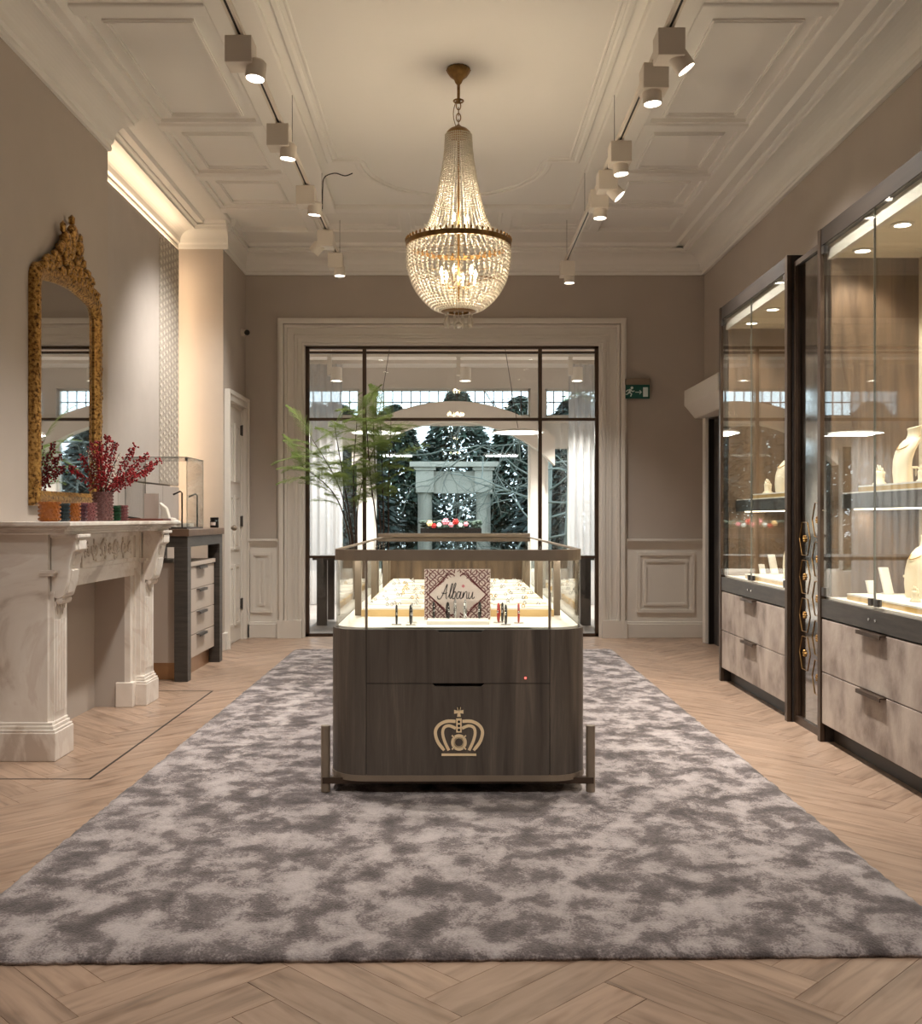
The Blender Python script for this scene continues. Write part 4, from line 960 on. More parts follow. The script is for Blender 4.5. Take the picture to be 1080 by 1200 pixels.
cd = B().prism([(0, 0), (.006, 0), (-.034, .24), (-.04, .24)], 'y', -.05, .05).done('standing_card', 'paper'); cd.location = (-2.17, 7.36, TZ+.0125); cd.rotation_euler = (0, 0, 1.9); tag(cd, 'tall pale pink card leaning in the glass showcase', 'card')
cc = B().prism([(0, 0), (.09, 0), (.05, .14), (.0, .18), (.012, .1)], 'y', -.03, .03).done('scroll_stand', 'white_leather', bevel=.008); cc.location = (-2.13, 7.45, TZ+.0125); cc.rotation_euler = (0, 0, 0); tag(cc, 'white curved stand beside the pink card in the showcase', 'jewellery stand')
fg = B().ball((0, 0, .035), .035, 2, (1.3, .6, 1)).ball((.04, 0, .03), .022, 2, (1.2, .8, .9)).lathe([(.04, 0), (.04, .008), (.02, .012)], (0, 0, 0), 12).done('white_figurine', 'white_leather', smooth=True); fg.location = (-2.02, 7.36, TZ+.0125); tag(fg, 'small white rounded figurine in the glass showcase', 'figurine')
bb = thing('black_jar', 'small black jar with pale label at the end of the side counter', 'jar', (-1.905, 8.17, TZ))
B().lathe([(.032, 0), (.034, .004), (.034, .055), (.030, .06), (.030, .075)], (-1.905, 8.17, TZ), 18).done('body', 'black_gloss', bb, smooth='auto'); B().lathe([(.034, .062), (.034, .082), (.0, .084)], (-1.905, 8.17, TZ), 18).done('lid', 'black_metal', bb, smooth='auto')
B().prism([(-1.905+.0345*math.cos(a), 8.17+.0345*math.sin(a)) for a in [-PI*.75+PI*.4*i/6 for i in range(7)]]+[(-1.905+.0335*math.cos(a), 8.17+.0335*math.sin(a)) for a in [-PI*.75+PI*.4*i/6 for i in range(6, -1, -1)]], 'z', TZ+.02, TZ+.045).done('label', 'paper', bb)
# ------------------------------------------------------------------ things on the mantel shelf
MZ = 1.132
def tumbler(xpx, X, r, h, mat, label, stud=True, cat='glass holder'):
    Y = X*F/(xpx-VX); b = B()
    b.lathe([(r*.96, 0), (r, .004), (r, h), (r*.88, h), (r*.86, .012), (0, .012)], (0, 0, 0), 28)
    for j in range(max(3, int(h/.017))):
        for i in range(14):
            a = 2*PI*(i+.5*(j % 2))/14; b.ball((r*math.cos(a), r*math.sin(a), .012+j*(h-.018)/max(1, int(h/.017)-1)), .0085, 1)
    o = b.done('glass_tumbler' if h < .12 else 'flower_vase', mat, smooth='auto'); o.location = (X, Y, MZ); tag(o, label, cat, 'studded glass holders on the mantel' if h < .12 else None); return (X, Y)
tumbler(58, -2.02, .048, .098, 'amber_glass', 'wide amber studded glass holder at the end of the mantel row')
tumbler(74.5, -2.0, .026, .092, 'teal_glass', 'dark teal studded glass holder between two amber ones')
tumbler(84.5, -1.99, .037, .094, 'amber_glass', 'narrower amber studded glass holder beside the plum one')
tumbler(95, -1.99, .026, .094, 'plum_glass', 'dark plum studded glass holder between amber and pink ones')
tumbler(104, -2.0, .038, .100, 'pink_glass', 'pink studded glass holder beside the tall flower vase')
VXY = tumbler(120.5, -1.99, .052, .165, 'smoke_pink_glass', 'tall smoky pink studded glass vase holding red berry branches', cat='vase')
tumbler(135, -1.98, .027, .090, 'green_glass', 'emerald green studded glass holder beside the tall vase')
tumbler(144.5, -1.96, .022, .092, 'pink_glass', 'slim pink studded glass holder at the other side of the green one')
tr_ = thing('pen_tray', 'flat reddish brown tray on the mantel end holding a pen', 'tray', (-1.93, 6.44, MZ))
B().prism(rrect(-2.06, -1.80, 6.33, 6.56, .03), 'z', MZ, MZ+.006).done('tray_floor', 'terracotta_tray', tr_); b = B(); b.tube([(x, y, MZ+.010) for x, y in rrect(-2.055, -1.805, 6.335, 6.555, .03, 5)], .006, 6, close=True); b.done('tray_rim', 'terracotta_tray', tr_, smooth=True)
pe = B().tube([(-2.05, 6.36, MZ+.028), (-1.97, 6.44, MZ+.013)], .006, 8).done('pen', 'black_gloss', smooth=True); tag(pe, 'black pen leaning on the rim of the brown tray', 'pen')
# berry branches
random.seed(21)
tips = [(-.03, .30, 0), (.02, .33, .02), (.0, .27, -.06), (.06, .30, .05), (-.08, .25, -.03), (-.15, .22, .03), (-.10, .30, .06), (.17, .28, .10), (.24, .24, .14), (.26, .15, .16), (.30, .20, .20), (.12, .22, -.05), (-.20, .15, -.02), (-.05, .18, .1), (.18, .13, .02)]
for k, (dx, dz, dy) in enumerate(tips):
    root = Vector((VXY[0]+random.uniform(-.02, .02), VXY[1]+random.uniform(-.02, .02), MZ+.03)); mid = Vector((VXY[0]+dx*.16, VXY[1]+dy*.16, MZ+.18)); tip = Vector((VXY[0]+dx*.9, VXY[1]+dy, MZ+.155+dz))
    pts = [tuple(root+(mid-root)*t/3) for t in range(3)]+[tuple(mid+(tip-mid)*t/6+Vector((0, 0, .02*math.sin(PI*t/6)))) for t in range(7)]
    br = thing('berry_branch', ('white-flowered dry spray among the red berry branches' if k in (4, 11, 13) else 'branch covered with small red berries in the pink vase'), 'branch', root, 'branches in the mantel vase')
    dry = k in (4, 11, 13)
    s_ = B(); s_.tube(pts, [.003]*4+[.0022]*6, 5)
    bb_ = B()
    for q in range(110 if not dry else 60):
        t = random.random()**.8; p = mid+(tip-mid)*t; off = Vector((random.gauss(0, 1), random.gauss(0, 1), random.gauss(0, .8))).normalized()*random.uniform(.010, .024+.018*(1-t))
        pb = p+off
        if q % 3 == 0: s_.tube([tuple(p), tuple(pb)], [.0012, .0008], 3)
        bb_.ball(pb, random.uniform(.0048, .0075) if not dry else .004, 1)
    s_.done('stem', 'stem_brown', br); bb_.done('berries' if not dry else 'blossoms', 'berry' if not dry else 'white_bloom', br, smooth=True, kind='stuff')
# ------------------------------------------------------------------ chandelier
CHX, CHY = .03, 5.92
cz = lambda y: HE-(y-VY)*CHY/F
ch = thing('basket_chandelier', 'brass basket chandelier draped with strings of crystal beads', 'chandelier', (CHX, CHY, ZC-.0))
CC = (CHX, CHY, 0)
B().lathe([(.0, ZC), (.062, ZC), (.070, ZC-.012), (.066, ZC-.02), (.050, ZC-.045), (.026, ZC-.065), (.018, ZC-.085), (.010, ZC-.095)], CC, 32, lambda u: 1+.03*math.cos(u*2*PI*16)).done('ceiling_rose', 'antique_brass', ch, smooth='auto')
B().cyl((CHX, CHY, ZC-.09), (CHX, CHY, ZC-.185), .009, n=10).ball((CHX, CHY, ZC-.185), .014, 2).done('stem', 'antique_brass', ch, smooth=True)
for i in range(5):
    z = ZC-.195-i*.034; a = i*PI/2
    B().tube([(CHX+.013*math.cos(t)*math.cos(a), CHY+.013*math.cos(t)*math.sin(a), z-.022+.024*math.sin(t)) for t in [2*PI*k/12 for k in range(12)]], .0032, 6, close=True).done('chain_link', 'antique_brass', ch, smooth=True)
B().tube([(CHX-.01-.02*math.sin(t), CHY, ZC-.18-.17*t/PI) for t in [PI*k/8 for k in range(9)]], .0025, 6).done('flex', 'antique_brass', ch, smooth=True)
B().tube([(CHX+.028*math.cos(t), CHY+.028*math.sin(t), ZC-.19) for t in [2*PI*k/14 for k in range(14)]], .005, 6, close=True).done('shackle', 'antique_brass', ch, smooth=True)
zcap = cz(150)
B().lathe([(.006, zcap+.02), (.02, zcap+.006), (.05, zcap-.008), (.068, zcap-.026), (.076, zcap-.045), (.070, zcap-.05)], CC, 28).done('crown_cap', 'antique_brass', ch, smooth='auto')
up_prof = [(.074, cz(159)), (.080, cz(178)), (.094, cz(198)), (.125, cz(230)), (.160, cz(256)), (.200, cz(272)), (.268, cz(285))]
dn_prof = [(.293, cz(291)), (.297, cz(303)), (.288, cz(317)), (.262, cz(333)), (.215, cz(348)), (.150, cz(360)), (.100, cz(364))]
def beads(prof, r0, gap):
    pts = [Vector((p[0], 0, p[1])) for p in prof]; pts = [Vector(p) for p in spline([tuple(p) for p in pts], 12)]
    b = B(); acc = 0; b.ball(pts[0], r0, 1)
    for p, q in zip(pts, pts[1:]):
        L0 = (q-p).length; t = gap-acc
        while t <= L0: b.ball(p+(q-p)*t/L0, r0, 1); t += gap
        acc = (acc+L0) % gap
    b.tube([tuple(p) for p in pts[::6]], .0009, 3)
    return b
def strands(name, prof, r0, gap, n):
    s0 = beads(prof, r0, gap).done(name, 'crystal', ch, smooth=True, world=False)
    s0.location = (0, 0, -ZC)
    for i in range(1, n):
        o = s0.copy(); COL.objects.link(o); o.parent = ch; o.rotation_euler = (0, 0, 2*PI*i/n)
strands('bead_strand', up_prof, .0066, .0138, 38)
strands('basket_strand', dn_prof, .0098, .0208, 50)
zr = cz(287)
B().rings([[(CHX+r*math.cos(a), CHY+r*math.sin(a), z) for r, z in ((.290, zr-.016), (.304, zr-.016), (.306, zr+.012), (.300, zr+.014), (.290, zr+.010))] for a in [2*PI*k/60 for k in range(60)]], close=True).done('main_ring', 'antique_brass', ch, smooth='auto')
g0 = B().ball((.303, 0, zr+.022), .0105, 1, (.7, .7, 1.2)).done('gallery_bead', 'antique_brass', ch, smooth=True, world=False); g0.location = (0, 0, -ZC)
for k in range(1, 56):
    o = g0.copy(); COL.objects.link(o); o.parent = ch; o.rotation_euler = (0, 0, 2*PI*k/56)
for r, y in ((.294, 303), (.286, 317), (.258, 334)):
    B().tube([(CHX+(r-.006)*math.cos(a), CHY+(r-.006)*math.sin(a), cz(y)) for a in [2*PI*k/40 for k in range(40)]], .002, 4, close=True).done('hoop', 'antique_brass', ch)
zb = cz(364)
B().lathe([(.088, zb+.012), (.102, zb+.012), (.104, zb-.004), (.088, zb-.012), (.060, zb-.012), (.060, zb+.0)], CC, 32).done('bottom_ring', 'antique_brass', ch, smooth='auto')
for k in range(10):
    a = 2*PI*k/10; p = Vector((CHX+.076*math.cos(a), CHY+.076*math.sin(a), zb-.012))
    B().ball(p+Vector((0, 0, -.012)), .007, 1).lathe([(.002, -.02), (.010, -.045), (.012, -.062), (.006, -.078), (.0005, -.084)], tuple(p), 6).done('crystal_drop', 'crystal', ch)
B().ball((CHX, CHY, zb-.085), .020, 2).cyl((CHX, CHY, zb-.065), (CHX, CHY, zb), .003, n=6).done('crystal_ball', 'crystal', ch, smooth=True)
B().cyl((CHX, CHY, zb), (CHX, CHY, zcap), .006, n=8).done('spine', 'antique_brass', ch)
for k in range(6):
    a = 2*PI*k/6+.3; x, y = CHX+.10*math.cos(a), CHY+.10*math.sin(a); z = cz(331)
    arm = B().tube([(CHX, CHY, z-.02), (CHX+.05*math.cos(a), CHY+.05*math.sin(a), z-.035), (x, y, z-.015)], .004, 6).done('lamp_arm', 'antique_brass', ch, smooth=True)
    B().cyl((x, y, z-.015), (x, y, z+.03), .009, n=10).done('candle', 'bulb_socket', arm)
    B().lathe([(.006, .03), (.013, .045), (.012, .06), (.003, .085)], (x, y, z), 10).done('flame_bulb', 'bulb', arm, smooth=True)
    lamp('POINT', 'bulb_light', (x, y, z+.05), CHAND_W, ch, (1, .80, .56), .02)
for k in range(3):
    a = 2*PI*k/3; x, y, z = CHX+.05*math.cos(a), CHY+.05*math.sin(a), cz(262)
    arm = B().cyl((x, y, z-.05), (x, y, z), .008, n=8).done('upper_candle', 'bulb_socket', ch); B().lathe([(.006, 0), (.012, .014), (.011, .028), (.003, .05)], (x, y, z), 10).done('flame_bulb', 'bulb', arm, smooth=True)
lamp('POINT', 'bulb_light', (CHX, CHY, cz(255)), CHAND_W, ch, (1, .80, .56), .03)
# ------------------------------------------------------------------ track lighting
TRX, TRZ = .975, 3.355
for sx, nm in ((-1, 'above the fireplace side'), (1, 'above the cabinet side')):
    tk = thing('lighting_track', 'slim white ceiling track with dark slot, '+nm, 'track', (sx*TRX, 4, TRZ))
    for o_ in (-.012, .012): B().box(sx*TRX+o_-.006, sx*TRX+o_+.006, -1.5, 8.95, TRZ, TRZ+.03).done('rail', 'white_metal', tk)
    B().box(sx*TRX-.0065, sx*TRX+.0065, -1.5, 8.95, TRZ+.004, TRZ+.026).done('slot', 'track_black', tk)
    for y in (.2, 2.2, 4.35, 6.2, 7.6, 8.8): B().cyl((sx*TRX, y, TRZ+.03), (sx*TRX, y, ZB), .0018, n=6).done('suspension_wire', 'graphite', tk)
    if sx < 0:
        P = [px(377.5, 245, 7.3), px(378, 222, 7.3), px(380, 208, 7.3), px(392, 203, 7.25), px(404, 206, 7.2), px(413, 203, 7.2)]
        P = [Vector((p.x, p.y, min(p.z, ZC-.004))) for p in P]
        B().tube(spline([tuple(p) for p in P], 5), .004, 6).done('feed_cable', 'track_black', tk, smooth=True)
def spotlight(x, y, dx, tilt_x, tilt_y, label, power=SPOT_W, ang=95, aim=None):
    """white cube driver with a cylindrical head beneath; tilt in radians"""
    o = thing('track_spotlight', label, 'spotlight', (x, y, TRZ-.137), 'track spotlights')
    s = .061
    B().box(x-s, x+s, y-s, y+s, TRZ-.137, TRZ-.015).done('driver_box', 'white_metal', o, bevel=.003)
    B().box(x-.014, x+.014, y-.03, y+.03, TRZ-.016, TRZ-.0005).done('track_adapter', 'white_metal', o)
    R_ = Matrix.Rotation(tilt_y, 4, 'Y') @ Matrix.Rotation(tilt_x, 4, 'X')
    hp = Vector((x+dx, y+.0, TRZ-.106))
    T = Matrix.Translation(hp) @ R_
    h = B().lathe([(.001, .0), (.036, -.002), (.045, -.012), (.046, -.085), (.042, -.087), (.040, -.076), (.001, -.076)], (0, 0, 0), 24).xf(T).done('lamp_head', 'white_metal', o, smooth='auto')
    B().lathe([(.001, -.0768), (.0395, -.0768), (.0395, -.0795), (.001, -.0795)], (0, 0, 0), 20).xf(T).done('lens', 'lamp_lens', h)
    B().cyl((x+dx*.6, y, TRZ-.12), (x+dx, y, TRZ-.125), .012, n=10).done('pivot', 'white_metal', o)
    l = lamp('SPOT', 'spot_beam', T @ Vector((0, 0, -.09)), power, o, NEUT, .04, angle=ang, blend=.85)
    l.rotation_euler = R_.to_euler()
def tl(n): return 'white cube spotlight on the fireplace side track, '+n+(' from the glazed screen' if ',' not in n else '')
def tr2(n): return 'white cube spotlight on the cabinet side track, '+n+(' from the glazed screen' if ',' not in n else '')
for y, dx, tx, ty, n in ((8.52, .03, .0, .0, 'first'), (7.84, -.04, .15, .75, 'second, head tilted to the alcove'), (6.80, .06, .1, .1, 'third'), (5.74, .055, .05, .1, 'fourth'), (4.70, .075, -.05, .1, 'fifth'), (3.0, .05, .15, .25, 'sixth'), (1.4, .05, .55, -.1, 'seventh'), (-.4, .05, 0, .1, 'eighth, unseen, added for fill light')):
    spotlight(-TRX, y, dx, tx, ty, tl(n), SPOT_W*(.3 if y < 1 else 0.6 if y < 2 else .4 if y < 4 else 1))  # nearest lamps are out of view, added to brighten the foreground and counter front
for y, dx, tx, ty, n in ((8.78, .02, 0, 0, 'first'), (6.88, .01, .0, .0, 'second'), (6.50, .02, -.1, -.75, 'third, head tilted to the cabinets'), (6.0, .0, 0, -.1, 'fourth'), (4.98, -.01, 0, -.05, 'fifth'), (4.63, .03, 0, -.6, 'sixth, head tilted to the cabinets'), (2.9, .0, .15, -.25, 'seventh'), (1.3, .0, .55, .1, 'eighth, unseen, added for fill light'), (-.4, 0, 0, 0, 'ninth, unseen, added for fill light')):
    spotlight(TRX, y, dx, tx, ty, tr2(n), SPOT_W*(.3 if y < 1 else 0.6 if y < 2 else .4 if y < 4 else 1))  # lamps nearest the camera are unseen additions that fill the foreground with light
# ------------------------------------------------------------------ exit sign, security camera
sy = YB-.05; sX = lambda x: (x-VX)*sy/F; sZ = lambda y: HE-(y-VY)*sy/F
ex_ = thing('exit_sign', 'green emergency exit sign with running figure and arrow beside the white casing', 'sign', (sX(746.5), YB, sZ(467)))
B().box(sX(732.5), sX(761.5), sy-.012, YB, sZ(451), sZ(443.5)).done('housing', 'bronze', ex_, bevel=.004)
B().box(sX(733), sX(761), sy, sy+.012, sZ(467), sZ(451)).done('plate', 'sign_green', ex_)
fx_ = lambda x: sX(700+x/3.156); fz_ = lambda y: sZ(400+y/3.156)
G = lambda p: (fx_(p[0]), fz_(p[1]))
b = B(); y0, y1 = sy-.0015, sy+.002
b.prism([G((127+5*math.cos(t), 172+5*math.sin(t))) for t in [2*PI*i/12 for i in range(12)]], 'y', y0, y1)
ribbon(b, [G((122, 177)), G((117, 190))], .022, y0, y1); ribbon(b, [G((121, 178)), G((110, 181)), G((106, 187))], .010, y0, y1); ribbon(b, [G((121, 180)), G((130, 186)), G((136, 183))], .010, y0, y1)
ribbon(b, [G((117, 189)), G((109, 196)), G((103, 196))], .011, y0, y1); ribbon(b, [G((118, 190)), G((126, 194)), G((122, 204))], .011, y0, y1)
b.done('running_figure', 'sign_white', ex_, label='white running figure')
b = B(); ribbon(b, [G((139, 188)), G((162, 188))], .007, y0, y1); ribbon(b, [G((155, 181)), G((162, 188)), G((155, 195))], .007, y0, y1); b.done('arrow', 'sign_white', ex_, label='white arrow')
b = B(); b.prism([G((168, 170)), G((186, 170)), G((186, 205)), G((168, 205))], 'y', y0, y1); b.done('doorway_symbol', 'sign_white', ex_, label='white doorway symbol')
sc_ = thing('security_camera', 'small white security camera with black lens on the wall above the door', 'camera', (XD, 9.66, 2.90))
B().cyl((XD, 9.66, 2.90), (XD+.02, 9.66, 2.90), .035, n=16).done('mount', 'white_metal', sc_, smooth='auto'); B().cyl((XD+.02, 9.66, 2.90), (XD+.06, 9.63, 2.895), .026, n=14).done('housing', 'white_metal', sc_, smooth='auto'); B().ball((XD+.062, 9.625, 2.893), .028, 2).done('lens', 'camera_black', sc_, smooth=True)
# ------------------------------------------------------------------ tall feathery plant behind the counter
random.seed(42)
PXc, PYc = -.74, 8.1
pl = thing('potted_fern', 'tall feathery green fern-like plant on thin dark stems before the glazed screen', 'plant', (PXc, PYc, RT))
B().lathe([(.12, 0), (.14, .02), (.17, .30), (.175, .36), (.165, .36), (.155, .32), (.0, .32)], (PXc, PYc, RT), 28).done('pot', 'clay_dark', pl, smooth='auto')
def frond_mesh(L0, seed):
    random.seed(seed); b = B(); n = 24; pts = []
    for i in range(n+1):
        t = i/n; pts.append(Vector((L0*t, 0, L0*(.10*t-.38*t*t))))
    b.tube([tuple(p) for p in pts], [.0022*(1-.7*i/n) for i in range(n+1)], 4)
    for i in range(2, n+1):
        t = i/n; p = pts[i]; ll = L0*.30*math.sin(PI*min(1, .12+.9*t)**.8)+.018
        for s in (-1, 1):
            d = Vector((.55, s*.85, random.uniform(-.35, .05))).normalized()
            q = p+d*ll; side = Vector((d.y*-1, d.x, 0)).normalized()
            m = 7
            for k in range(m):
                a = p+d*ll*(k+.3)/m; nl = .022*(1-.55*k/m)*(L0/.4)
                for s2 in (-1, 1):
                    e = a+(d*.75+side*s2).normalized()*nl+Vector((0, 0, random.uniform(-.006, .003)))
                    w2 = d*.0026
                    b.poly([tuple(a-w2), tuple(a+w2), tuple(e)])
            b.poly([tuple(p-side*.0012), tuple(p+side*.0012), tuple(q)])
    return b
fr_src = [frond_mesh(L0, s).done('frond', 'fern_leaf', pl, world=False, recalc=False) for L0, s in ((.30, 1), (.25, 2), (.34, 3), (.21, 4))]
used = [False]*4
def put_frond(p, az, el, k):
    o = fr_src[k] if not used[k] else fr_src[k].copy()
    if used[k]: COL.objects.link(o)
    used[k] = True; o.parent = pl; o.location = Vector(p)-pl.location
    o.rotation_euler = (Matrix.Rotation(az, 4, 'Z') @ Matrix.Rotation(-el, 4, 'Y') @ Matrix.Rotation(random.uniform(-.5, .5), 4, 'X')).to_euler()
stems = [((414, 640), (402, 560), (392, 500), 8.1), ((417, 640), (414, 560), (418, 495), 8.05), ((413, 640), (397, 570), (366, 515), 8.15), ((442, 640), (434, 560), (428, 480), 8.0), ((448, 640), (448, 565), (446, 500), 8.1), ((453, 640), (455, 570), (458, 495), 8.2), ((418, 640), (421, 580), (440, 520), 8.15), ((411, 640), (392, 580), (352, 545), 8.0), ((446, 640), (440, 560), (437, 492), 8.12)]
for (a, m_, t_, Y) in stems:
    A, Mm, T = px(*a, Y), px(*m_, Y), px(*t_, Y)
    root = Vector((PXc+(A.x-PXc)*.35, PYc+(Y-8.1)*.4, RT+.31)); pts = [Vector(p) for p in spline([tuple(root), tuple(A), tuple(Mm), tuple(T)], 8)]
    B().tube([tuple(p) for p in pts], [.009*(1-.7*i/len(pts)) for i in range(len(pts))], 6).done('stem', 'stem_brown', pl, smooth=True)
    nfr = 11
    for k in range(nfr):
        t = .62+.38*k/(nfr-1); p = pts[int(t*(len(pts)-1))]
        put_frond(p, random.uniform(0, 2*PI), random.uniform(.15, .75) if k < nfr-1 else 1.15, random.randrange(4))
random.seed(9)
for (xx, yy, az) in ((372, 536, PI), (380, 545, PI*.93), (378, 560, PI*1.04)): put_frond(px(xx, yy, 7.95), az, .12, 2)
# ------------------------------------------------------------------ garden room: pendants, spots, curtains, tables
for xx, nm in ((607, 'hanging clear of the fern'), (441, 'behind the fern')):
    Y = 12.0; c = px(xx, 507, Y)
    p_ = thing('disc_pendant', 'large flat glowing disc pendant in the garden room, '+nm, 'pendant lamp', c, 'disc pendants')
    B().lathe([(.02, .05), (.10, .045), (.30, .012), (.315, .004), (.31, 0), (.0, 0)], tuple(c), 40).done('shade', 'white_metal', p_, smooth='auto')
    B().lathe([(.0, -.001), (.285, -.001), (.285, -.004), (.0, -.004)], tuple(c), 36).done('diffuser', 'pendant_glow', p_)
    B().cyl(tuple(c+Vector((0, 0, .04))), (c.x+(.18 if xx < 540 else -.18), c.y, GZC), .004, n=6).done('cord', 'graphite', p_)
    lamp('AREA', 'pendant_light', c-Vector((0, 0, .02)), 60, p_, NEUT, .5)
for xx, nm in ((394, 'by the fern'), (545, 'over the middle window'), (676, 'by the side window curtain')):
    Y = 12.85; c = px(xx, 440, Y); o = thing('cylinder_spotlight', 'white cylindrical ceiling spotlight in the garden room '+nm, 'spotlight', c, 'garden room spotlights')
    B().lathe([(.001, .10), (.07, .10), (.073, -.07), (.066, -.07), (.064, -.05), (.001, -.05)], tuple(c), 22).done('lamp_head', 'white_metal', o, smooth='auto'); B().lathe([(.001, -.052), (.063, -.052), (.063, -.058), (.001, -.058)], tuple(c), 20).done('lens', 'lamp_lens', o)
    B().box(c.x-.11, c.x-.06, c.y-.04, c.y+.04, c.z, GZC-.0).done('bracket', 'white_metal', o)
    lamp('SPOT', 'spot_beam', c-Vector((0, 0, .08)), 700, o, NEUT, .04, angle=100, blend=.8)
for x0, x1, nm in ((-2.55, -1.46, 'beside the fern'), (1.52, 2.55, 'at the side window')):
    b = B(); n = 70; Yc = 13.52; rows_ = [(.012, 1.0), (1.6, .9), (3.18, .75)]; vs = []
    for z, am in rows_: vs.append([b.bm.verts.new((x0+(x1-x0)*i/n, Yc+.045*am*math.sin(i*.95)+.012*math.sin(i*2.3), z)) for i in range(n+1)])
    for p, q in zip(vs, vs[1:]):
        for i in range(n): b.bm.faces.new((p[i], p[i+1], q[i+1], q[i]))
    cu = thing('sheer_curtain', 'pleated sheer white curtain '+nm+' in the garden room', 'curtain', ((x0+x1)/2, Yc, 0), 'sheer curtains')
    b.done('cloth', 'sheer', cu, smooth=True); B().box(x0, x1, Yc-.012, Yc+.012, 3.18, 3.20).done('curtain_rail', 'white_metal', cu)
dt = thing('garden_room_table', 'dark framed table in the garden room behind the island counter', 'table', (0, 11.3, 0))
for x in (-1.46, 1.36):
    for y in (10.95, 11.6): B().box(x, x+.11, y, y+.08, 0, .70).done('leg', 'wenge', dt)
B().box(-1.5, 1.5, 10.9, 11.72, .70, .735).done('top', 'wenge', dt)
ct = thing('console_table', 'dark console table under the garden window', 'table', (-.15, 13.2, 0))
for x in (-.9, .52):
    for y in (13.0, 13.32): B().box(x, x+.06, y, y+.06, 0, .90).done('leg', 'wenge', ct)
B().box(-.95, .62, 12.97, 13.42, .90, .94).done('top', 'wenge', ct)
fb = thing('flower_box', 'dark planter of pink, white and orange flowers on the console table', 'planter', (-.03, 13.2, .94))
B().box(-.42, .36, 13.08, 13.32, .94, 1.02).done('planter', 'black_metal', fb)
b = B(); random.seed(4)
for i in range(90): b.ball((random.uniform(-.42, .36), random.uniform(13.06, 13.3), 1.03+random.uniform(0, .07)), random.uniform(.02, .04), 1, (1.3, 1, .8))
b.done('foliage', 'conifer_b', fb, kind='stuff')
for i, (x, z, m_, r) in enumerate(((-.30, 1.08, 'pale_wood', .04), (-.25, 1.05, 'red_gloss', .035), (-.18, 1.06, 'sign_white', .03), (-.10, 1.10, 'pink_ink', .045), (-.03, 1.06, 'pink_ink', .035), (.03, 1.10, 'red_gloss', .04), (.09, 1.06, 'sign_white', .03), (.16, 1.07, 'pink_ink', .03))):
    b = B()
    for q in range(6): a = q*PI/3; b.ball((x+r*.6*math.cos(a), 13.06, z+r*.6*math.sin(a)), r*.5, 1)
    b.ball((x, 13.045, z), r*.4, 1); b.done('blossom', m_, fb, smooth=True)
# ------------------------------------------------------------------ garden
struct('ground', B().box(-30, 30, 14.2, 70, -.3, -.15), 'grass')
def conifer(x, y, h, r, mat, label, seed, n=10000):
    random.seed(seed); t = thing('conifer', label, 'tree', (x, y, -.15), 'garden conifers')
    B().cyl((x, y, -.15), (x, y, h*.9), .10, .02, 8).done('trunk', 'stem_brown', t)
    b = B()
    for i in range(n):
        u = random.random()**1.3; z = h*(.02+.98*u); rr = r*(1-u)**.6*(.55+.45*random.random()); a = random.uniform(0, 2*PI)
        c = Vector((x+rr*math.cos(a), y+rr*math.sin(a), z)); L0 = random.uniform(.09, .22)
        d = Vector((math.cos(a), math.sin(a), random.uniform(-.9, .1))).normalized(); s = d.cross(Vector((random.uniform(-1, 1), random.uniform(-1, 1), 1))).normalized()*L0*.22
        b.poly([tuple(c-s), tuple(c+d*L0*.5-s*1.3), tuple(c+d*L0), tuple(c+s*1.2)])
    b.done('needles', mat, t, kind='stuff', recalc=False)
for i, (x, y, h, r, m_) in enumerate(((-5.2, 19.0, 3.2, 1.4, 'conifer_b'), (-2.3, 20.3, 3.4, 1.5, 'conifer_a'), (2.4, 20.2, 3.5, 1.55, 'conifer_a'), (5.3, 19, 3.4, 1.4, 'conifer_b'), (.1, 26.0, 4.4, 1.6, 'conifer_b'), (-1.35, 23.2, 3.7, 1.25, 'conifer_b'), (1.5, 23.2, 3.9, 1.25, 'conifer_b'), (-5.8, 23.5, 3.8, 1.7, 'conifer_b'), (6.2, 23.5, 4.6, 1.8, 'conifer_b'), (-3.6, 27.5, 4.2, 1.9, 'conifer_b'), (4.2, 28.5, 6.5, 2.2, 'conifer_c'))):
    conifer(x, y, h, r, m_, {'conifer_a': 'dark blue-green', 'conifer_b': 'mid green', 'conifer_c': 'tall pale green'}[m_]+' conifer growing in the garden beyond the windows', 100+i)
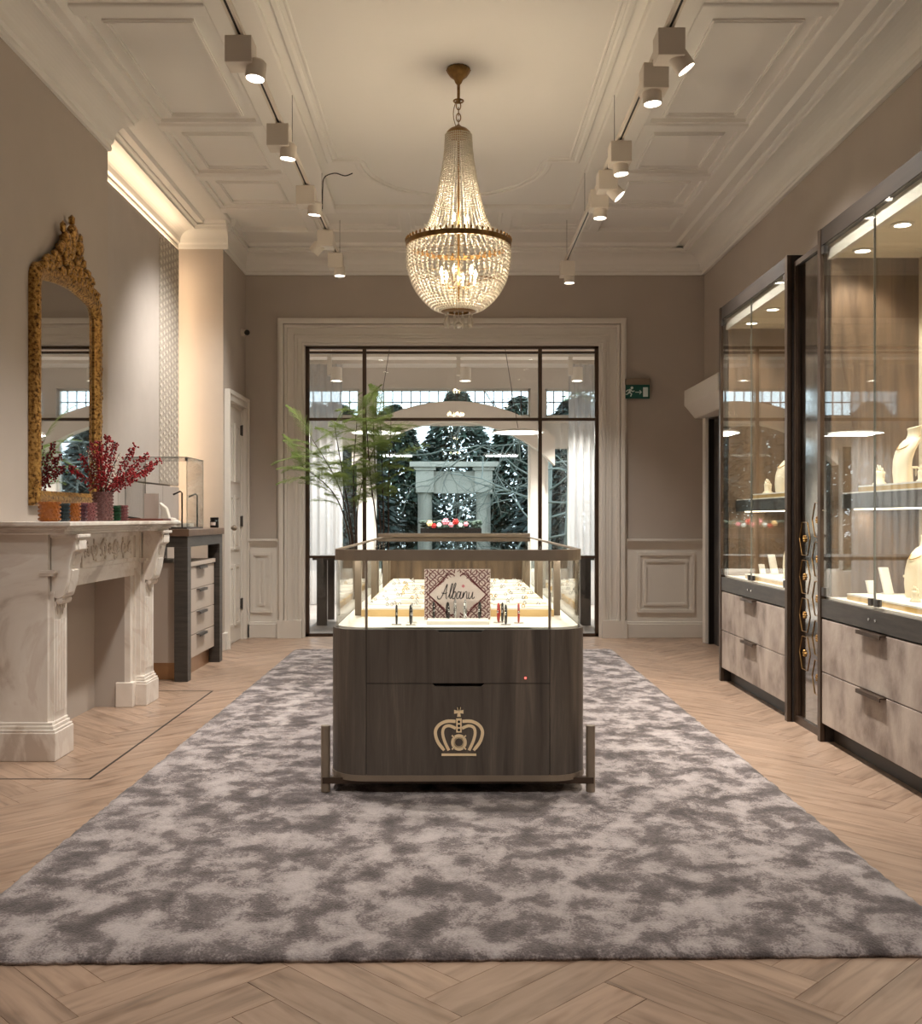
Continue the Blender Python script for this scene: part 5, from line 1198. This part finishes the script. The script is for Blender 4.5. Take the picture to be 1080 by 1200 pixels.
def bare_tree(x, y, seed, label):
    random.seed(seed); t = thing('bare_tree', label, 'tree', (x, y, -.15)); segs = []
    def grow(p, d, L0, r, dep):
        pts = [p]; 
        for k in range(5):
            d = (d+Vector((random.gauss(0, .22), random.gauss(0, .22), random.gauss(0, .16)-(.10 if dep < 3 else 0)))).normalized(); p = p+d*L0/5; p.y = min(max(p.y, y-1.2), y+1.0); pts.append(p)
            if dep > 0 and k > 0 and random.random() < .85:
                dd = (d+Vector((random.gauss(0, .8), random.gauss(0, .5), random.gauss(0, .6)))).normalized(); grow(p, dd, L0*random.uniform(.5, .75), r*.6, dep-1)
        segs.append((pts, r))
    tr = [Vector((x, y, -.15)), Vector((x+.05, y, 1.0)), Vector((x+.1, y, 2.4))]
    B().tube([tuple(p) for p in tr], [.09, .07, .05], 8).done('trunk', 'bark_pale', t, smooth=True)
    for k in range(7): grow(Vector((x+.03+.01*k, y, .9+.24*k)), Vector((-1 if k % 2 == 0 else .8, random.gauss(0, .3), .15)).normalized(), 1.6, .019, 3)
    b = B()
    for pts, r in segs: b.tube([tuple(p) for p in pts], [r*(1-.12*i) for i in range(len(pts))], 4)
    b.done('branches', 'bark_pale', t, kind='stuff')
bare_tree(1.75, 15.9, 5, 'pale leafless branching tree close outside the garden windows')
bare_tree(1.60, 18.0, 8, 'pale leafless branching tree standing before the white portico')
PYo = 21.0; qx2 = lambda x: (x-VX)*PYo/F; qz2 = lambda y: HE-(y-VY)*PYo/F
po = thing('garden_portico', 'white stone portico with two fluted columns seen through the branches', 'building', (0, PYo, -.15))
for x0, x1 in ((487, 508), (556, 577)):
    a, b_ = qx2(x0), qx2(x1); m_ = (a+b_)/2; r = (b_-a)/2*.86
    c_ = B().lathe([(r*1.15, -.15), (r*1.15, 0), (r, .05), (r*.95, qz2(580)), (r*1.05, qz2(577))], (m_, PYo+.2, 0), 48, lambda u: 1-.05*(.5+.5*math.cos(u*2*PI*16))).done('column', 'stone_white', po, smooth='auto')
    B().box(a, b_, PYo, PYo+.5, qz2(577), qz2(549)).box(a-.04, b_+.04, PYo-.03, PYo+.5, qz2(551), qz2(547)).done('capital', 'stone_white', c_)
B().box(qx2(508), qx2(556), PYo+.1, PYo+.5, qz2(578), qz2(552)).done('lintel', 'stone_white', po); B().box(qx2(480), qx2(584), PYo-.08, PYo+.6, qz2(547), qz2(541)).done('cornice', 'stone_white', po)
